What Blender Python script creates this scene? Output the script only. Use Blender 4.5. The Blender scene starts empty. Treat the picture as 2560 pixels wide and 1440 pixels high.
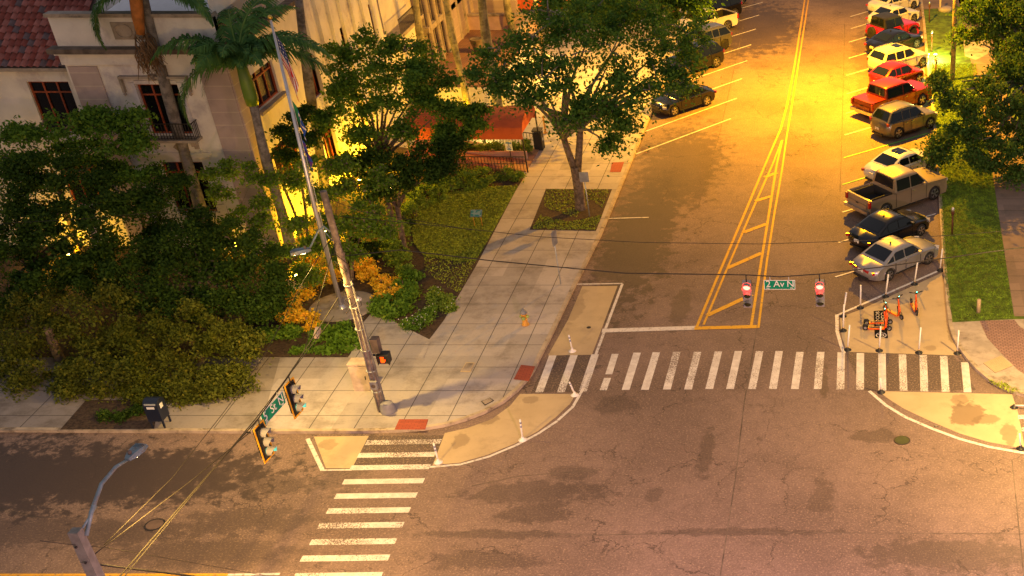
import bpy, bmesh, math, random
import numpy as np
from mathutils import Vector, Matrix, Quaternion
R = math.radians
random.seed(7)
SC = bpy.context.scene
COL = SC.collection
# ------------------------------------------------------------------ camera
F_, CX_, CY_, TH, HC = 3150.0, 2185.0, 1150.0, R(35), 28.0
cT, sT = math.cos(TH), math.sin(TH)
cam = bpy.data.cameras.new('camera'); camo = bpy.data.objects.new('camera', cam); COL.objects.link(camo)
camo.location = (0, 0, HC); camo.rotation_euler = (R(90) - TH, 0, 0)
cam.sensor_width = 36; cam.lens = F_ / 2560 * 36
cam.shift_x = (1280 - CX_) / 2560; cam.shift_y = (CY_ - 720) / 2560
cam.clip_end = 1000; cam.clip_start = .5
SC.camera = camo
def ray(px, py):
    xn = (px - CX_) / F_; yn = (CY_ - py) / F_
    return Vector((xn, cT + yn * sT, -sT + yn * cT))
def G(px, py, z=0.0):
    r = ray(px, py); t = (z - HC) / r.z
    return Vector((r.x * t, r.y * t, z))
def AY(px, py, Y):
    r = ray(px, py); t = Y / r.y
    return Vector((r.x * t, Y, HC + r.z * t))
def AX(px, py, X):
    r = ray(px, py); t = X / r.x
    return Vector((X, r.y * t, HC + r.z * t))
# ------------------------------------------------------------------ world
w = bpy.data.worlds.new('World'); SC.world = w; w.use_nodes = True
nt = w.node_tree; nt.nodes.clear()
sky = nt.nodes.new('ShaderNodeTexSky'); sky.sky_type = 'NISHITA'; sky.sun_disc = False
sky.sun_elevation = R(4); sky.sun_rotation = R(200); sky.altitude = 10
mx = nt.nodes.new('ShaderNodeMix'); mx.data_type = 'RGBA'; mx.inputs[0].default_value = .6
mx.inputs[7].default_value = (4.6, 4.2, 4.5, 1)       # flat lavender cloud cover of the dusk
bg = nt.nodes.new('ShaderNodeBackground'); bg.inputs[1].default_value = .055
wo = nt.nodes.new('ShaderNodeOutputWorld')
nt.links.new(sky.outputs[0], mx.inputs[6]); nt.links.new(mx.outputs[2], bg.inputs[0]); nt.links.new(bg.outputs[0], wo.inputs[0])
SC.view_settings.view_transform = 'Standard'; SC.view_settings.look = 'None'
SC.view_settings.exposure = 0.62; SC.view_settings.gamma = 1.0
def lamp(name, loc, color, power, size=.35, kind='AREA', rot=(0, 0, 0), spread=180):
    l = bpy.data.lights.new(name, kind); l.energy = power; l.color = color
    if kind == 'AREA': l.shape = 'DISK'; l.size = size; l.spread = R(spread)
    else: l.shadow_soft_size = size
    o = bpy.data.objects.new(name, l); o.location = loc; o.rotation_euler = rot; COL.objects.link(o)
    return o
SODIUM = (1, .50, .06); WARM = (1, .62, .16); UPL = (1, .50, .004)
# ------------------------------------------------------------------ materials
class NT:
    def __init__(s, name):
        m = bpy.data.materials.new(name); m.use_nodes = True; s.m = m; s.t = m.node_tree
        s.b = s.t.nodes['Principled BSDF']; s.n = s.t.nodes; s.l = s.t.links
        s.pos = None
    def P(s):
        if s.pos is None: s.pos = s.n.new('ShaderNodeNewGeometry').outputs['Position']
        return s.pos
    def set(s, sock, v):
        if isinstance(v, bpy.types.NodeSocket): s.l.new(v, sock)
        elif isinstance(v, (tuple, list)) and len(v) == 3 and sock.type == 'RGBA': sock.default_value = (*v, 1)
        else: sock.default_value = v
    def math(s, op, a, b=0.0, c=0.0, clamp=False):
        n = s.n.new('ShaderNodeMath'); n.operation = op; n.use_clamp = clamp
        for i, v in enumerate((a, b, c)): s.set(n.inputs[i], v)
        return n.outputs[0]
    def vmath(s, op, a, b=(0, 0, 0)):
        n = s.n.new('ShaderNodeVectorMath'); n.operation = op
        s.set(n.inputs[0], a); s.set(n.inputs[1], b)
        return n.outputs['Value'] if op in ('LENGTH', 'DOT_PRODUCT') else n.outputs[0]
    def noise(s, scale, detail=3, rough=.55, vec=None, col=False):
        n = s.n.new('ShaderNodeTexNoise'); n.inputs['Scale'].default_value = scale
        n.inputs['Detail'].default_value = detail; n.inputs['Roughness'].default_value = rough
        s.l.new(vec or s.P(), n.inputs['Vector'])
        return n.outputs['Color' if col else 'Fac']
    def ramp(s, v, a, b, lo=0.0, hi=1.0):
        n = s.n.new('ShaderNodeMapRange'); n.interpolation_type = 'SMOOTHSTEP'
        s.set(n.inputs[0], v)
        for i, k in enumerate((a, b, lo, hi)): n.inputs[i + 1].default_value = k
        return n.outputs[0]
    def mix(s, f, a, b, mode='MIX'):
        n = s.n.new('ShaderNodeMix'); n.data_type = 'RGBA'; n.blend_type = mode
        s.set(n.inputs[0], f); s.set(n.inputs[6], a); s.set(n.inputs[7], b)
        return n.outputs[2]
    def bump(s, h, strength=.3, dist=.02):
        n = s.n.new('ShaderNodeBump'); n.inputs['Strength'].default_value = strength; n.inputs['Distance'].default_value = dist
        s.l.new(h, n.inputs['Height']); s.l.new(n.outputs[0], s.b.inputs['Normal'])
    def sep(s, v=None):
        n = s.n.new('ShaderNodeSeparateXYZ'); s.l.new(v or s.P(), n.inputs[0]); return n.outputs
    def color(s, v): s.set(s.b.inputs['Base Color'], v)
    def rough(s, v): s.set(s.b.inputs['Roughness'], v)
def pm(name, col, rough=.6, metal=0, var=.18, scale=3, emit=None, es=0, coat=0, bump=0, dirt=None, dscale=.8, spec=None):
    t = NT(name)
    c2 = tuple(max(0, c * (1 - var)) for c in col); c1 = tuple(min(1, c * (1 + var)) for c in col)
    f = t.noise(scale, 4); f = t.ramp(f, .3, .7)
    out = t.mix(f, c2, c1)
    if dirt:
        g = t.ramp(t.noise(dscale, 5, .7), .48, .72); out = t.mix(g, out, dirt)
    t.color(out); t.rough(rough); t.b.inputs['Metallic'].default_value = metal
    t.b.inputs['Coat Weight'].default_value = coat
    if spec is not None: t.b.inputs['Specular IOR Level'].default_value = spec
    if emit: t.b.inputs['Emission Color'].default_value = (*emit, 1); t.b.inputs['Emission Strength'].default_value = es
    if bump: t.bump(t.noise(scale * 8, 4), bump, .01)
    return t.m
M = {}
def asphalt(name, base, dark_spots=(), cracks=True, light=1.25, big=.55):
    t = NT(name)
    dark = tuple(c * .5 for c in base); lite = tuple(c * light for c in base)
    n1 = t.noise(.16, 5, .6); n2 = t.noise(13, 4, .8); n3 = t.noise(2.2, 4, .6)
    c = t.mix(t.ramp(n1, .35, .62), tuple(x * (1 - big * .35) for x in base), lite)
    c = t.mix(t.ramp(n3, .3, .75, 0, .35), c, dark)
    # exposed aggregate
    c = t.mix(t.ramp(n2, .53, .64, 0, .8), c, (.42, .30, .21))
    c = t.mix(t.ramp(n2, .34, .48, .6, 0), c, dark)
    h = n2
    if cracks:
        d = t.vmath('ADD', t.P(), t.vmath('SCALE', t.vmath('SUBTRACT', t.noise(1.1, 4, .6, col=True), (.5, .5, .5))))
        d.node.inputs[1].links[0].from_node.inputs['Scale'].default_value = 1.5
        for sc_, wd, sd in ((.30, .010, .25), (.75, .006, .33)):
            v = t.n.new('ShaderNodeTexVoronoi'); v.feature = 'DISTANCE_TO_EDGE'; v.inputs['Scale'].default_value = sc_
            t.l.new(d, v.inputs['Vector'])
            m = t.ramp(v.outputs[0], wd * .3, wd, 1, 0)
            m = t.math('MULTIPLY', m, t.ramp(t.noise(sd, 3), .40, .58, 0, .6))
            c = t.mix(m, c, (.018, .014, .013))
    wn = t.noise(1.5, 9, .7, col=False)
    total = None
    for (px, py, a, b, k) in dark_spots:
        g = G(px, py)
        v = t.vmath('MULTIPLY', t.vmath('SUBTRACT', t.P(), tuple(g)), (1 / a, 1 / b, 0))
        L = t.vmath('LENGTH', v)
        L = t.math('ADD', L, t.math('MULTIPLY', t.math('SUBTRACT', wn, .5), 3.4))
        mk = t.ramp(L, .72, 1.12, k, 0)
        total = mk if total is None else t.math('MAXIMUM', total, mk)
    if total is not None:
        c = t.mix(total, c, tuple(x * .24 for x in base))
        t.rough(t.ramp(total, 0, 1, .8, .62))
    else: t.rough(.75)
    t.color(c); t.bump(h, .25, .01)
    return t.m
M['asphalt'] = asphalt('asphalt', (.195, .138, .118), dark_spots=[  # ellipses of darker asphalt: damp areas, stains, one plain dark patch far up the avenue
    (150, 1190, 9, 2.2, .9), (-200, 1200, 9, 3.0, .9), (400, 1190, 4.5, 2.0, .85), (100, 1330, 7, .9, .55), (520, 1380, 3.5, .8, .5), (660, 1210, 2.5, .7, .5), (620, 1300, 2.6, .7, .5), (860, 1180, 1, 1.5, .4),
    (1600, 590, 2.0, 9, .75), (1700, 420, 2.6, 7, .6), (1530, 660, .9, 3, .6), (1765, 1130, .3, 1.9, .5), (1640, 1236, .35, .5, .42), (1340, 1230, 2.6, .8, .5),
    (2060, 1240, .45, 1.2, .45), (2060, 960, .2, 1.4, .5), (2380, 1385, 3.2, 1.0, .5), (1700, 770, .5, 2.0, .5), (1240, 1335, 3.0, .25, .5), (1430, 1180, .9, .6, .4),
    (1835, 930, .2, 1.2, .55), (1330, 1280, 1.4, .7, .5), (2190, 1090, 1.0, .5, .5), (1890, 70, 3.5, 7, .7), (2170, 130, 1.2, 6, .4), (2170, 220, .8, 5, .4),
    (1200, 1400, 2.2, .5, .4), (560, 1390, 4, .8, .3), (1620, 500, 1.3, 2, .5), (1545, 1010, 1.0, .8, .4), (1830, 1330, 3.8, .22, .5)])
M['asphalt_new'] = asphalt('asphalt_new', (.115, .084, .072), cracks=False, light=1.1)
def slabs(name, base, x0, y0, sx, sy, jw=.022, dirt=(.12, .10, .08), dirt_amt=.55):
    t = NT(name); s = t.sep()
    def line(v, o, d):
        f = t.math('FRACT', t.math('DIVIDE', t.math('SUBTRACT', v, o), d))
        f = t.math('ABSOLUTE', t.math('SUBTRACT', f, .5))
        return t.ramp(f, .5 - jw / d, .5 - jw * .45 / d, 0, 1)
    m = t.math('MAXIMUM', line(s[0], x0 - sx / 2, sx), line(s[1], y0 - sy / 2, sy))
    # tone per slab
    vx = t.math('FLOOR', t.math('DIVIDE', t.math('SUBTRACT', s[0], x0), sx)); vy = t.math('FLOOR', t.math('DIVIDE', t.math('SUBTRACT', s[1], y0), sy))
    cb = t.n.new('ShaderNodeCombineXYZ'); t.l.new(vx, cb.inputs[0]); t.l.new(vy, cb.inputs[1])
    wn = t.n.new('ShaderNodeTexWhiteNoise'); t.l.new(cb.outputs[0], wn.inputs[0])
    c = t.mix(wn.outputs[0], tuple(x * .82 for x in base), tuple(x * 1.12 for x in base))
    c = t.mix(t.ramp(t.noise(.55, 6, .7), .45, .7, 0, dirt_amt), c, dirt)
    c = t.mix(t.ramp(t.noise(9, 4, .7), .5, .8, 0, .3), c, dirt)
    c = t.mix(m, c, tuple(x * .16 for x in base))
    t.color(c); t.rough(.8); t.bump(t.math('SUBTRACT', t.noise(30, 3), t.math('MULTIPLY', m, 2.0)), .3, .01)
    return t.m
M['sidewalk'] = slabs('sidewalk_concrete', (.46, .42, .40), -19.9, 47.75, 1.8, 1.92)
M['sidewalk_old'] = slabs('sidewalk_old', (.30, .27, .25), -19.9, 47.75, 2.6, 1.92, dirt_amt=.8)
M['path'] = slabs('path_concrete', (.26, .185, .15), 7.0, 50, 9, 1.55, dirt_amt=.7)
M['concrete'] = pm('concrete', (.42, .36, .31), .8, scale=1.2, dirt=(.15, .12, .09), bump=.2)
M['kerb'] = pm('kerb_concrete', (.46, .38, .28), .8, scale=2, dirt=(.12, .09, .06), dscale=1.6, bump=.3)
def padmat():
    t = NT('tan_pad_paint'); base = (.54, .42, .25)
    c = t.mix(t.ramp(t.noise(.7, 4), .3, .7), (.49, .38, .225), (.56, .44, .265)); c = t.mix(t.ramp(t.noise(.6, 6, .72), .5, .68, 0, .5), c, (.33, .25, .15))
    c = t.mix(t.ramp(t.noise(7, 5, .8), .55, .72, 0, .35), c, (.26, .19, .12))
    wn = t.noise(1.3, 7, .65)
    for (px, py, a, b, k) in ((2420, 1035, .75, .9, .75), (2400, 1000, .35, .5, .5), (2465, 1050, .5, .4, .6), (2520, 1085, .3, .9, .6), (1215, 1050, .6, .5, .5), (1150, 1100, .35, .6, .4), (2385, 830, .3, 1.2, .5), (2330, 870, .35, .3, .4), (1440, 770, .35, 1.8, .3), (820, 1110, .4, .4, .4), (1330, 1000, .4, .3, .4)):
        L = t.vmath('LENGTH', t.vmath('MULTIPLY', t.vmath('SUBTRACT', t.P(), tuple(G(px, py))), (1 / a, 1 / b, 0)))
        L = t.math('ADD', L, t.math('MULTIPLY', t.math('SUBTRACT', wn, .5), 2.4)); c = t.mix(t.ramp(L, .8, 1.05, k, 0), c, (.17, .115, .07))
    t.color(c); t.rough(.75); return t.m
M['pad'] = padmat()
M['white_paint'] = pm('white_road_paint', (.74, .70, .66), .6, var=.06, dirt=(.24, .20, .18), dscale=6)
def thermo():
    t = NT('worn_white_paint'); c = t.mix(t.ramp(t.noise(3, 4), .3, .7), (.62, .58, .55), (.80, .77, .73))
    wear = t.math('ADD', t.noise(16, 6, .75), t.math('MULTIPLY', t.math('SUBTRACT', t.noise(.35, 2), .5), .55))
    c = t.mix(t.ramp(wear, .555, .60), c, (.17, .12, .10)); c = t.mix(t.ramp(t.noise(1.1, 5, .7), .5, .8, 0, .35), c, (.25, .2, .17)); t.color(c); t.rough(.65); return t.m
M['thermo'] = thermo()
M['yellow_paint'] = pm('yellow_road_paint', (.78, .42, .02), .6, var=.12, scale=5, dirt=(.20, .13, .06), dscale=5)
M['green_paint'] = pm('green_stall_paint', (.14, .55, .08), .6, dirt=(.1, .3, .06), dscale=3)
M['soil'] = pm('mulch_soil', (.055, .034, .022), .95, var=.5, scale=9, bump=.8, dirt=(.10, .07, .04), dscale=4)
M['grass'] = pm('lawn_green', (.095, .165, .010), .9, var=.4, scale=2.5, bump=1.0, dirt=(.05, .06, .012), dscale=1.2)
M['blade'] = pm('grass_blade', (.15, .26, .014), .8, var=.5, scale=3)
M['gcover'] = pm('groundcover_leaf', (.27, .34, .025), .75, var=.45, scale=6)
M['brickpave'] = None
def tile_mat(name, c1, c2, mortar, sx, sy, sz=None, rough=.8, mode='xy', jw=.02):
    t = NT(name); n = t.n.new('ShaderNodeTexBrick')
    v = t.P()
    if mode == 'xz' or mode == 'yz':
        s = t.sep(); cb = t.n.new('ShaderNodeCombineXYZ'); t.l.new(s[0 if mode == 'xz' else 1], cb.inputs[0]); t.l.new(s[2], cb.inputs[1]); v = cb.outputs[0]
    t.l.new(v, n.inputs['Vector']); n.inputs['Scale'].default_value = 1
    n.inputs['Color1'].default_value = (*c1, 1); n.inputs['Color2'].default_value = (*c2, 1); n.inputs['Mortar'].default_value = (*mortar, 1)
    n.inputs['Brick Width'].default_value = sx; n.inputs['Row Height'].default_value = sy; n.inputs['Mortar Size'].default_value = jw
    c = t.mix(t.ramp(t.noise(1.5, 5), .4, .8, 0, .35), n.outputs[0], tuple(x * .4 for x in c1))
    t.color(c); t.rough(rough)
    return t.m
M['brickpave'] = tile_mat('brick_pavers', (.36, .22, .20), (.30, .18, .17), (.15, .09, .08), .22, .13)
M['tactile'] = tile_mat('red_tactile', (.42, .09, .045), (.36, .075, .04), (.20, .05, .03), .3, .1, jw=.01)
M['stucco'] = pm('cream_stucco', (.72, .68, .64), .85, var=.08, scale=.9, dirt=(.46, .41, .44), dscale=.5, bump=.15)
M['stucco_pink'] = pm('pink_stucco', (.52, .36, .32), .85, var=.08, dirt=(.4, .28, .25), dscale=.6)
M['quoin'] = tile_mat('mauve_quoin_blocks', (.46, .36, .35), (.43, .34, .33), (.56, .47, .41), 40, .62, rough=.85, mode='xz', jw=.02)
M['quoin_y'] = tile_mat('mauve_quoin_blocks_side', (.46, .36, .33), (.43, .34, .31), (.56, .47, .41), 40, .62, rough=.85, mode='yz', jw=.02)
M['stone'] = pm('cast_stone', (.36, .30, .25), .85, var=.2, dirt=(.12, .10, .08), dscale=1.5, bump=.3)
M['stone_dark'] = pm('weathered_ledge', (.13, .10, .08), .9, var=.4, scale=2)
M['roofwhite'] = pm('white_roof_membrane', (.72, .74, .80), .6, var=.04)
M['wood_red'] = pm('red_window_frame', (.30, .06, .02), .5, var=.2)
M['glass'] = pm('dark_glass', (.006, .006, .008), .08, var=.1)
M['iron'] = pm('black_iron', (.02, .017, .015), .5)
M['alu'] = pm('brushed_metal', (.62, .62, .66), .35, metal=.7, var=.08)
M['galv'] = pm('galvanised_steel', (.46, .50, .53), .5, metal=.4, var=.15)
M['steel_blue'] = pm('light_blue_grey_steel', (.20, .29, .34), .5, metal=.2, var=.2, dirt=(.2, .15, .1), dscale=4)
M['pole_wood'] = pm('weathered_pole_wood', (.30, .235, .18), .9, var=.3, scale=6, bump=.4, dirt=(.12, .09, .07), dscale=2)
M['pole_conc'] = pm('concrete_pole', (.20, .20, .18), .85, var=.18, scale=4, bump=.3)
M['wire'] = pm('black_cable', (.018, .016, .016), .6)
M['wire_lit'] = pm('lamplit_cable', (.018, .014, .011), .8)  # brown-tinted copy of the black cable; yellow lamplight put into its colour
M['plastic_black'] = pm('black_plastic', (.018, .018, .018), .5)
M['white_plastic'] = pm('white_plastic', (.80, .78, .76), .5, var=.04)
M['blue_band'] = pm('reflective_blue_grey', (.25, .28, .42), .3)
M['orange'] = pm('orange_paint', (.80, .095, .008), .35, var=.05)
M['tyre'] = pm('tyre_rubber', (.016, .015, .015), .85)
M['rim'] = pm('alloy_rim', (.42, .42, .44), .3, metal=.85, var=.1)
M['red_lens'] = pm('red_tail_lens', (.35, .008, .008), .2, coat=1)
M['red_lens_lit'] = pm('lit_red_tail_lens', (.5, .01, .01), .2, emit=(1, .02, .01), es=2)
M['head_lens'] = pm('clear_lamp_lens', (.55, .55, .58), .15, coat=1)
M['chrome'] = pm('chrome_trim', (.65, .65, .66), .2, metal=.9)
M['plate'] = pm('licence_plate_white', (.65, .65, .62), .5)
M['sign_green'] = pm('sign_green', (.0, .23, .13), .4, var=.03, spec=.2)
M['sign_white'] = pm('sign_white', (.75, .78, .80), .4, var=.03)
M['sign_back'] = pm('sign_back_grey', (.30, .31, .34), .5, metal=.3)
M['sig_red'] = pm('red_signal_lens', (.6, .02, .02), .3, emit=(1, .015, .01), es=45)
M['sig_off'] = pm('dark_signal_lens', (.03, .035, .01), .25)
M['sig_green'] = pm('green_signal_lens', (.02, .3, .2), .3, emit=(.05, 1, .62), es=8)
M['hand'] = pm('orange_hand_lamp', (.6, .05, .01), .4, emit=(1, .05, .0), es=2.2)
M['sig_grey'] = pm('signal_grey', (.23, .23, .26), .45, var=.1)
M['sig_yellow'] = pm('reflective_yellow_border', (.85, .42, .01), .4)
M['lamp_on'] = pm('lit_lamp_lens', (1, .8, .4), .4, emit=(1, .62, .2), es=40)
M['mail_blue'] = pm('mailbox_blue', (.007, .013, .035), .4, var=.15)
M['hyd_yellow'] = pm('hydrant_yellow', (.68, .33, .04), .5)
M['hyd_grey'] = pm('hydrant_grey', (.20, .21, .25), .5)
M['cab_beige'] = pm('cabinet_beige', (.50, .40, .33), .6)
M['canvas'] = pm('red_canvas', (.50, .095, .022), .8, var=.08)
M['ramp'] = pm('ramp_terracotta', (.42, .24, .14), .8)
M['meter_brown'] = pm('meter_post_brown', (.10, .03, .015), .7)
M['bark'] = pm('oak_bark', (.17, .125, .09), .95, var=.4, scale=7, bump=.8, dirt=(.07, .05, .035), dscale=3)
M['bark_red'] = pm('brown_bark', (.10, .05, .03), .95, var=.5, scale=5, bump=.8)
M['twig'] = pm('pale_twig', (.20, .18, .15), .9, var=.3)
def palm_bark(name, base):
    t = NT(name); s = t.sep()
    f = t.math('FRACT', t.math('MULTIPLY', s[2], 5.5)); ln = t.ramp(f, .0, .12, .55, 0)
    c = t.mix(t.ramp(t.noise(2.5, 5, .7), .42, .62), base, tuple(x * .45 for x in base))
    c = t.mix(ln, c, tuple(x * .4 for x in base)); t.color(c); t.rough(.9); t.bump(t.noise(12, 4), .4, .02)
    return t.m
M['palm_grey'] = palm_bark('palm_bark_grey', (.25, .22, .20))
M['palm_tan'] = palm_bark('palm_bark_tan', (.30, .27, .17))
M['crownshaft'] = pm('green_crownshaft', (.11, .20, .02), .45, var=.2, scale=1.5)
M['dryfrond'] = pm('dry_brown_frond', (.17, .10, .05), .9, var=.4)
M['orange_shaft'] = pm('orange_leaf_base', (.42, .15, .03), .8, var=.3)
def leafmat(name, c1, c2, c3=None, trans=.38, scale=2.2):
    t = NT(name)
    ri = t.n.new('ShaderNodeNewGeometry').outputs['Random Per Island']
    f = t.ramp(t.noise(scale, 3, .6), .35, .66); f = t.math('ADD', t.math('MULTIPLY', f, .6), t.math('MULTIPLY', ri, .45), clamp=True)
    c = t.mix(f, c1, tuple(x * 1.25 for x in c2)); c = t.mix(t.ramp(ri, .93, .97, 0, .5), c, (c2[0] * 2.2, c2[1] * 1.5, c2[2]))
    if c3: c = t.mix(t.ramp(t.noise(7, 2), .60, .70), c, c3)
    t.color(c); t.rough(.6); t.b.inputs['Specular IOR Level'].default_value = .12
    tr = t.n.new('ShaderNodeBsdfTranslucent'); t.set(tr.inputs[0], c)
    ms = t.n.new('ShaderNodeMixShader'); ms.inputs[0].default_value = trans
    t.l.new(t.b.outputs[0], ms.inputs[1]); t.l.new(tr.outputs[0], ms.inputs[2])
    o = [n for n in t.n if n.type == 'OUTPUT_MATERIAL'][0]; t.l.new(ms.outputs[0], o.inputs[0])
    return t.m
M['leaf_oak'] = leafmat('oak_leaves', (0.037, 0.109, 0.022), (0.109, 0.225, 0.034))
M['leaf_oakr'] = leafmat('oak_leaves_right', (0.035, 0.088, 0.024), (0.088, 0.176, 0.032), (.16, .06, .03))
M['leaf_dark'] = leafmat('dark_leaves', (0.019, 0.050, 0.009), (0.053, 0.107, 0.014))
M['leaf_street'] = leafmat('olive_leaves', (0.061, 0.087, 0.014), (0.146, 0.168, 0.022))
M['leaf_mid'] = leafmat('mid_green_leaves', (0.053, 0.131, 0.018), (0.131, 0.246, 0.029))
M['leaf_myrtle'] = leafmat('myrtle_leaves', (0.070, 0.157, 0.018), (0.176, 0.290, 0.031), (.34, .20, .26))
M['leaf_hedge'] = leafmat('hedge_leaves', (0.115, 0.217, 0.031), (0.242, 0.357, 0.050))
M['leaf_fern'] = leafmat('fern_leaves', (0.088, 0.193, 0.022), (0.158, 0.298, 0.035))
M['leaf_croton'] = leafmat('croton_leaves', (.55, .42, .03), (.90, .58, .05), (.50, .16, .03), .2, 5)
M['flower_white'] = pm('white_blossom', (.75, .75, .72), .7)
M['leaf_palm'] = leafmat('palm_leaflets', (0.036, 0.106, 0.032), (0.089, 0.194, 0.049), None, .2)
# ------------------------------------------------------------------ mesh helpers
class MB:
    def __init__(s): s.v = []; s.f = []; s.m = []; s.cur = 0; s.sm = []; s.smooth = False
    def add(s, vs, fs):
        b = len(s.v); s.v += [Vector(v) for v in vs]
        for f in fs: s.f.append([b + i for i in f]); s.m.append(s.cur); s.sm.append(s.smooth)
        return s
    def box(s, c, d, rz=0, rx=0, ry=0):
        Q = Matrix.Rotation(rz, 3, 'Z') @ Matrix.Rotation(ry, 3, 'Y') @ Matrix.Rotation(rx, 3, 'X'); c = Vector(c)
        vs = [c + Q @ Vector((x * d[0] / 2, y * d[1] / 2, z * d[2] / 2)) for x in (-1, 1) for y in (-1, 1) for z in (-1, 1)]
        return s.add(vs, [(0, 1, 3, 2), (4, 6, 7, 5), (0, 4, 5, 1), (2, 3, 7, 6), (0, 2, 6, 4), (1, 5, 7, 3)])
    def prism(s, poly, z0, z1):
        n = len(poly); a = sum(poly[i][0] * poly[(i + 1) % n][1] - poly[(i + 1) % n][0] * poly[i][1] for i in range(n))
        if a < 0: poly = poly[::-1]
        vs = [(p[0], p[1], z0) for p in poly] + [(p[0], p[1], z1) for p in poly]
        fs = [tuple(range(n))[::-1], tuple(range(n, 2 * n))] + [(i, (i + 1) % n, n + (i + 1) % n, n + i) for i in range(n)]
        return s.add(vs, fs)
    def tube(s, pts, r, n=8, cap=True):
        pts = [Vector(p) for p in pts]; m = len(pts)
        rs = r if isinstance(r, (list, tuple)) else [r] * m
        vs = []; prev = None
        for i, p in enumerate(pts):
            d = (pts[min(i + 1, m - 1)] - pts[max(i - 1, 0)])
            d = d.normalized() if d.length > 1e-9 else Vector((0, 0, 1))
            a = prev if prev is not None else (Vector((1, 0, 0)) if abs(d.x) < .8 else Vector((0, 1, 0)))
            a = (a - d * a.dot(d)).normalized(); prev = a; b = d.cross(a)
            for k in range(n):
                t = 2 * math.pi * k / n; vs.append(p + (a * math.cos(t) + b * math.sin(t)) * rs[i])
        fs = [(i * n + k, i * n + (k + 1) % n, (i + 1) * n + (k + 1) % n, (i + 1) * n + k) for i in range(m - 1) for k in range(n)]
        o = s.smooth; s.smooth = True; s.add(vs, fs); s.smooth = o
        if cap: 
            b = len(s.v) - len(vs)
            s.f.append([b + k for k in range(n)][::-1]); s.m.append(s.cur); s.sm.append(False)
            s.f.append([b + (m - 1) * n + k for k in range(n)]); s.m.append(s.cur); s.sm.append(False)
        return s
    def lathe(s, prof, c=(0, 0, 0), n=16, axis='Z', cap=True):
        c = Vector(c); vs = []
        for (r, h) in prof:
            for k in range(n):
                t = 2 * math.pi * k / n; x, y = r * math.cos(t), r * math.sin(t)
                vs.append(c + (Vector((x, y, h)) if axis == 'Z' else Vector((h, x, y)) if axis == 'X' else Vector((y, h, x))))
        m = len(prof)
        fs = [(i * n + k, i * n + (k + 1) % n, (i + 1) * n + (k + 1) % n, (i + 1) * n + k) for i in range(m - 1) for k in range(n)]
        o = s.smooth; s.smooth = True; s.add(vs, fs); s.smooth = o
        if cap:
            b = len(s.v) - len(vs)
            s.f.append([b + k for k in range(n)][::-1]); s.m.append(s.cur); s.sm.append(False)
            s.f.append([b + (m - 1) * n + k for k in range(n)]); s.m.append(s.cur); s.sm.append(False)
        return s
    def sheet(s, poly, z):
        n = len(poly); a = sum(poly[i][0] * poly[(i + 1) % n][1] - poly[(i + 1) % n][0] * poly[i][1] for i in range(n))
        if a < 0: poly = poly[::-1]
        return s.add([(p[0], p[1], z) for p in poly], [tuple(range(n))])
    def build(s, name, mats, parent=None, loc=None, sharp=None):
        me = bpy.data.meshes.new(name)
        if parent is not None:
            off = Vector((0, 0, 0)); p = parent
            while p is not None:
                if p.get('_local'): off = Vector((0, 0, 0)); break
                off = off + p.location; p = p.parent
        else: off = Vector(loc) if loc is not None else Vector((0, 0, 0))
        me.from_pydata([v - off for v in s.v], [], s.f)
        mats = mats if isinstance(mats, (list, tuple)) else [mats]
        for m in mats: me.materials.append(m)
        me.polygons.foreach_set('material_index', s.m); me.polygons.foreach_set('use_smooth', s.sm)
        if sharp:
            me.polygons.foreach_set('use_smooth', [True] * len(s.f)); me.set_sharp_from_angle(angle=R(sharp))
        me.update()
        o = bpy.data.objects.new(name, me); COL.objects.link(o)
        if parent is not None: o.parent = parent
        elif loc is not None: o.location = loc
        return o
def tag(o, label=None, cat=None, group=None, kind=None):
    if label: o['label'] = label
    if cat: o['category'] = cat
    if group: o['group'] = group
    if kind: o['kind'] = kind
    return o
def thing(name, loc, label, cat, group=None, rz=None):
    o = bpy.data.objects.new(name, None); COL.objects.link(o); o.location = loc; o.empty_display_size = .2
    if rz is not None: o.rotation_euler = (0, 0, rz); o['_local'] = 1
    return tag(o, label, cat, group)
def struct(name, mb, mat): return tag(mb.build(name, mat), kind='structure')
def gp(pts, z=0.0): return [(G(x, y, z).x, G(x, y, z).y) for x, y in pts]
def np_mesh(name, V, Fq, mat, parent=None, loc=(0, 0, 0)):
    off = Vector(loc)
    if parent is not None: off = parent.location
    V = V - np.array(off)[None, :]
    me = bpy.data.meshes.new(name); n = len(Fq); k = Fq.shape[1]
    me.vertices.add(len(V)); me.vertices.foreach_set('co', V.astype(np.float32).ravel())
    me.loops.add(n * k); me.loops.foreach_set('vertex_index', Fq.astype(np.int32).ravel())
    me.polygons.add(n); me.polygons.foreach_set('loop_start', np.arange(0, n * k, k, dtype=np.int32))
    me.materials.append(mat); me.update(calc_edges=True); me.validate()
    o = bpy.data.objects.new(name, me); COL.objects.link(o)
    if parent is not None: o.parent = parent
    else: o.location = loc
    return o
def leaf_quads(C, size, rng, elong=1.7, up=0.35):
    n = len(C); d = rng.normal(size=(n, 3)); d /= np.linalg.norm(d, axis=1)[:, None] + 1e-9
    nn = rng.normal(size=(n, 3)); nn[:, 2] += up * 3; nn -= d * (nn * d).sum(1)[:, None]; nn /= np.linalg.norm(nn, axis=1)[:, None] + 1e-9
    b = np.cross(d, nn); s = size * rng.uniform(.6, 1.35, (n, 1))
    a = d * s * elong / 2; b = b * s / 2
    V = np.stack([C - a, C + b - a * .1, C + a, C - b - a * .1], 1).reshape(-1, 3)
    return V, np.arange(n * 4).reshape(n, 4)
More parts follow.
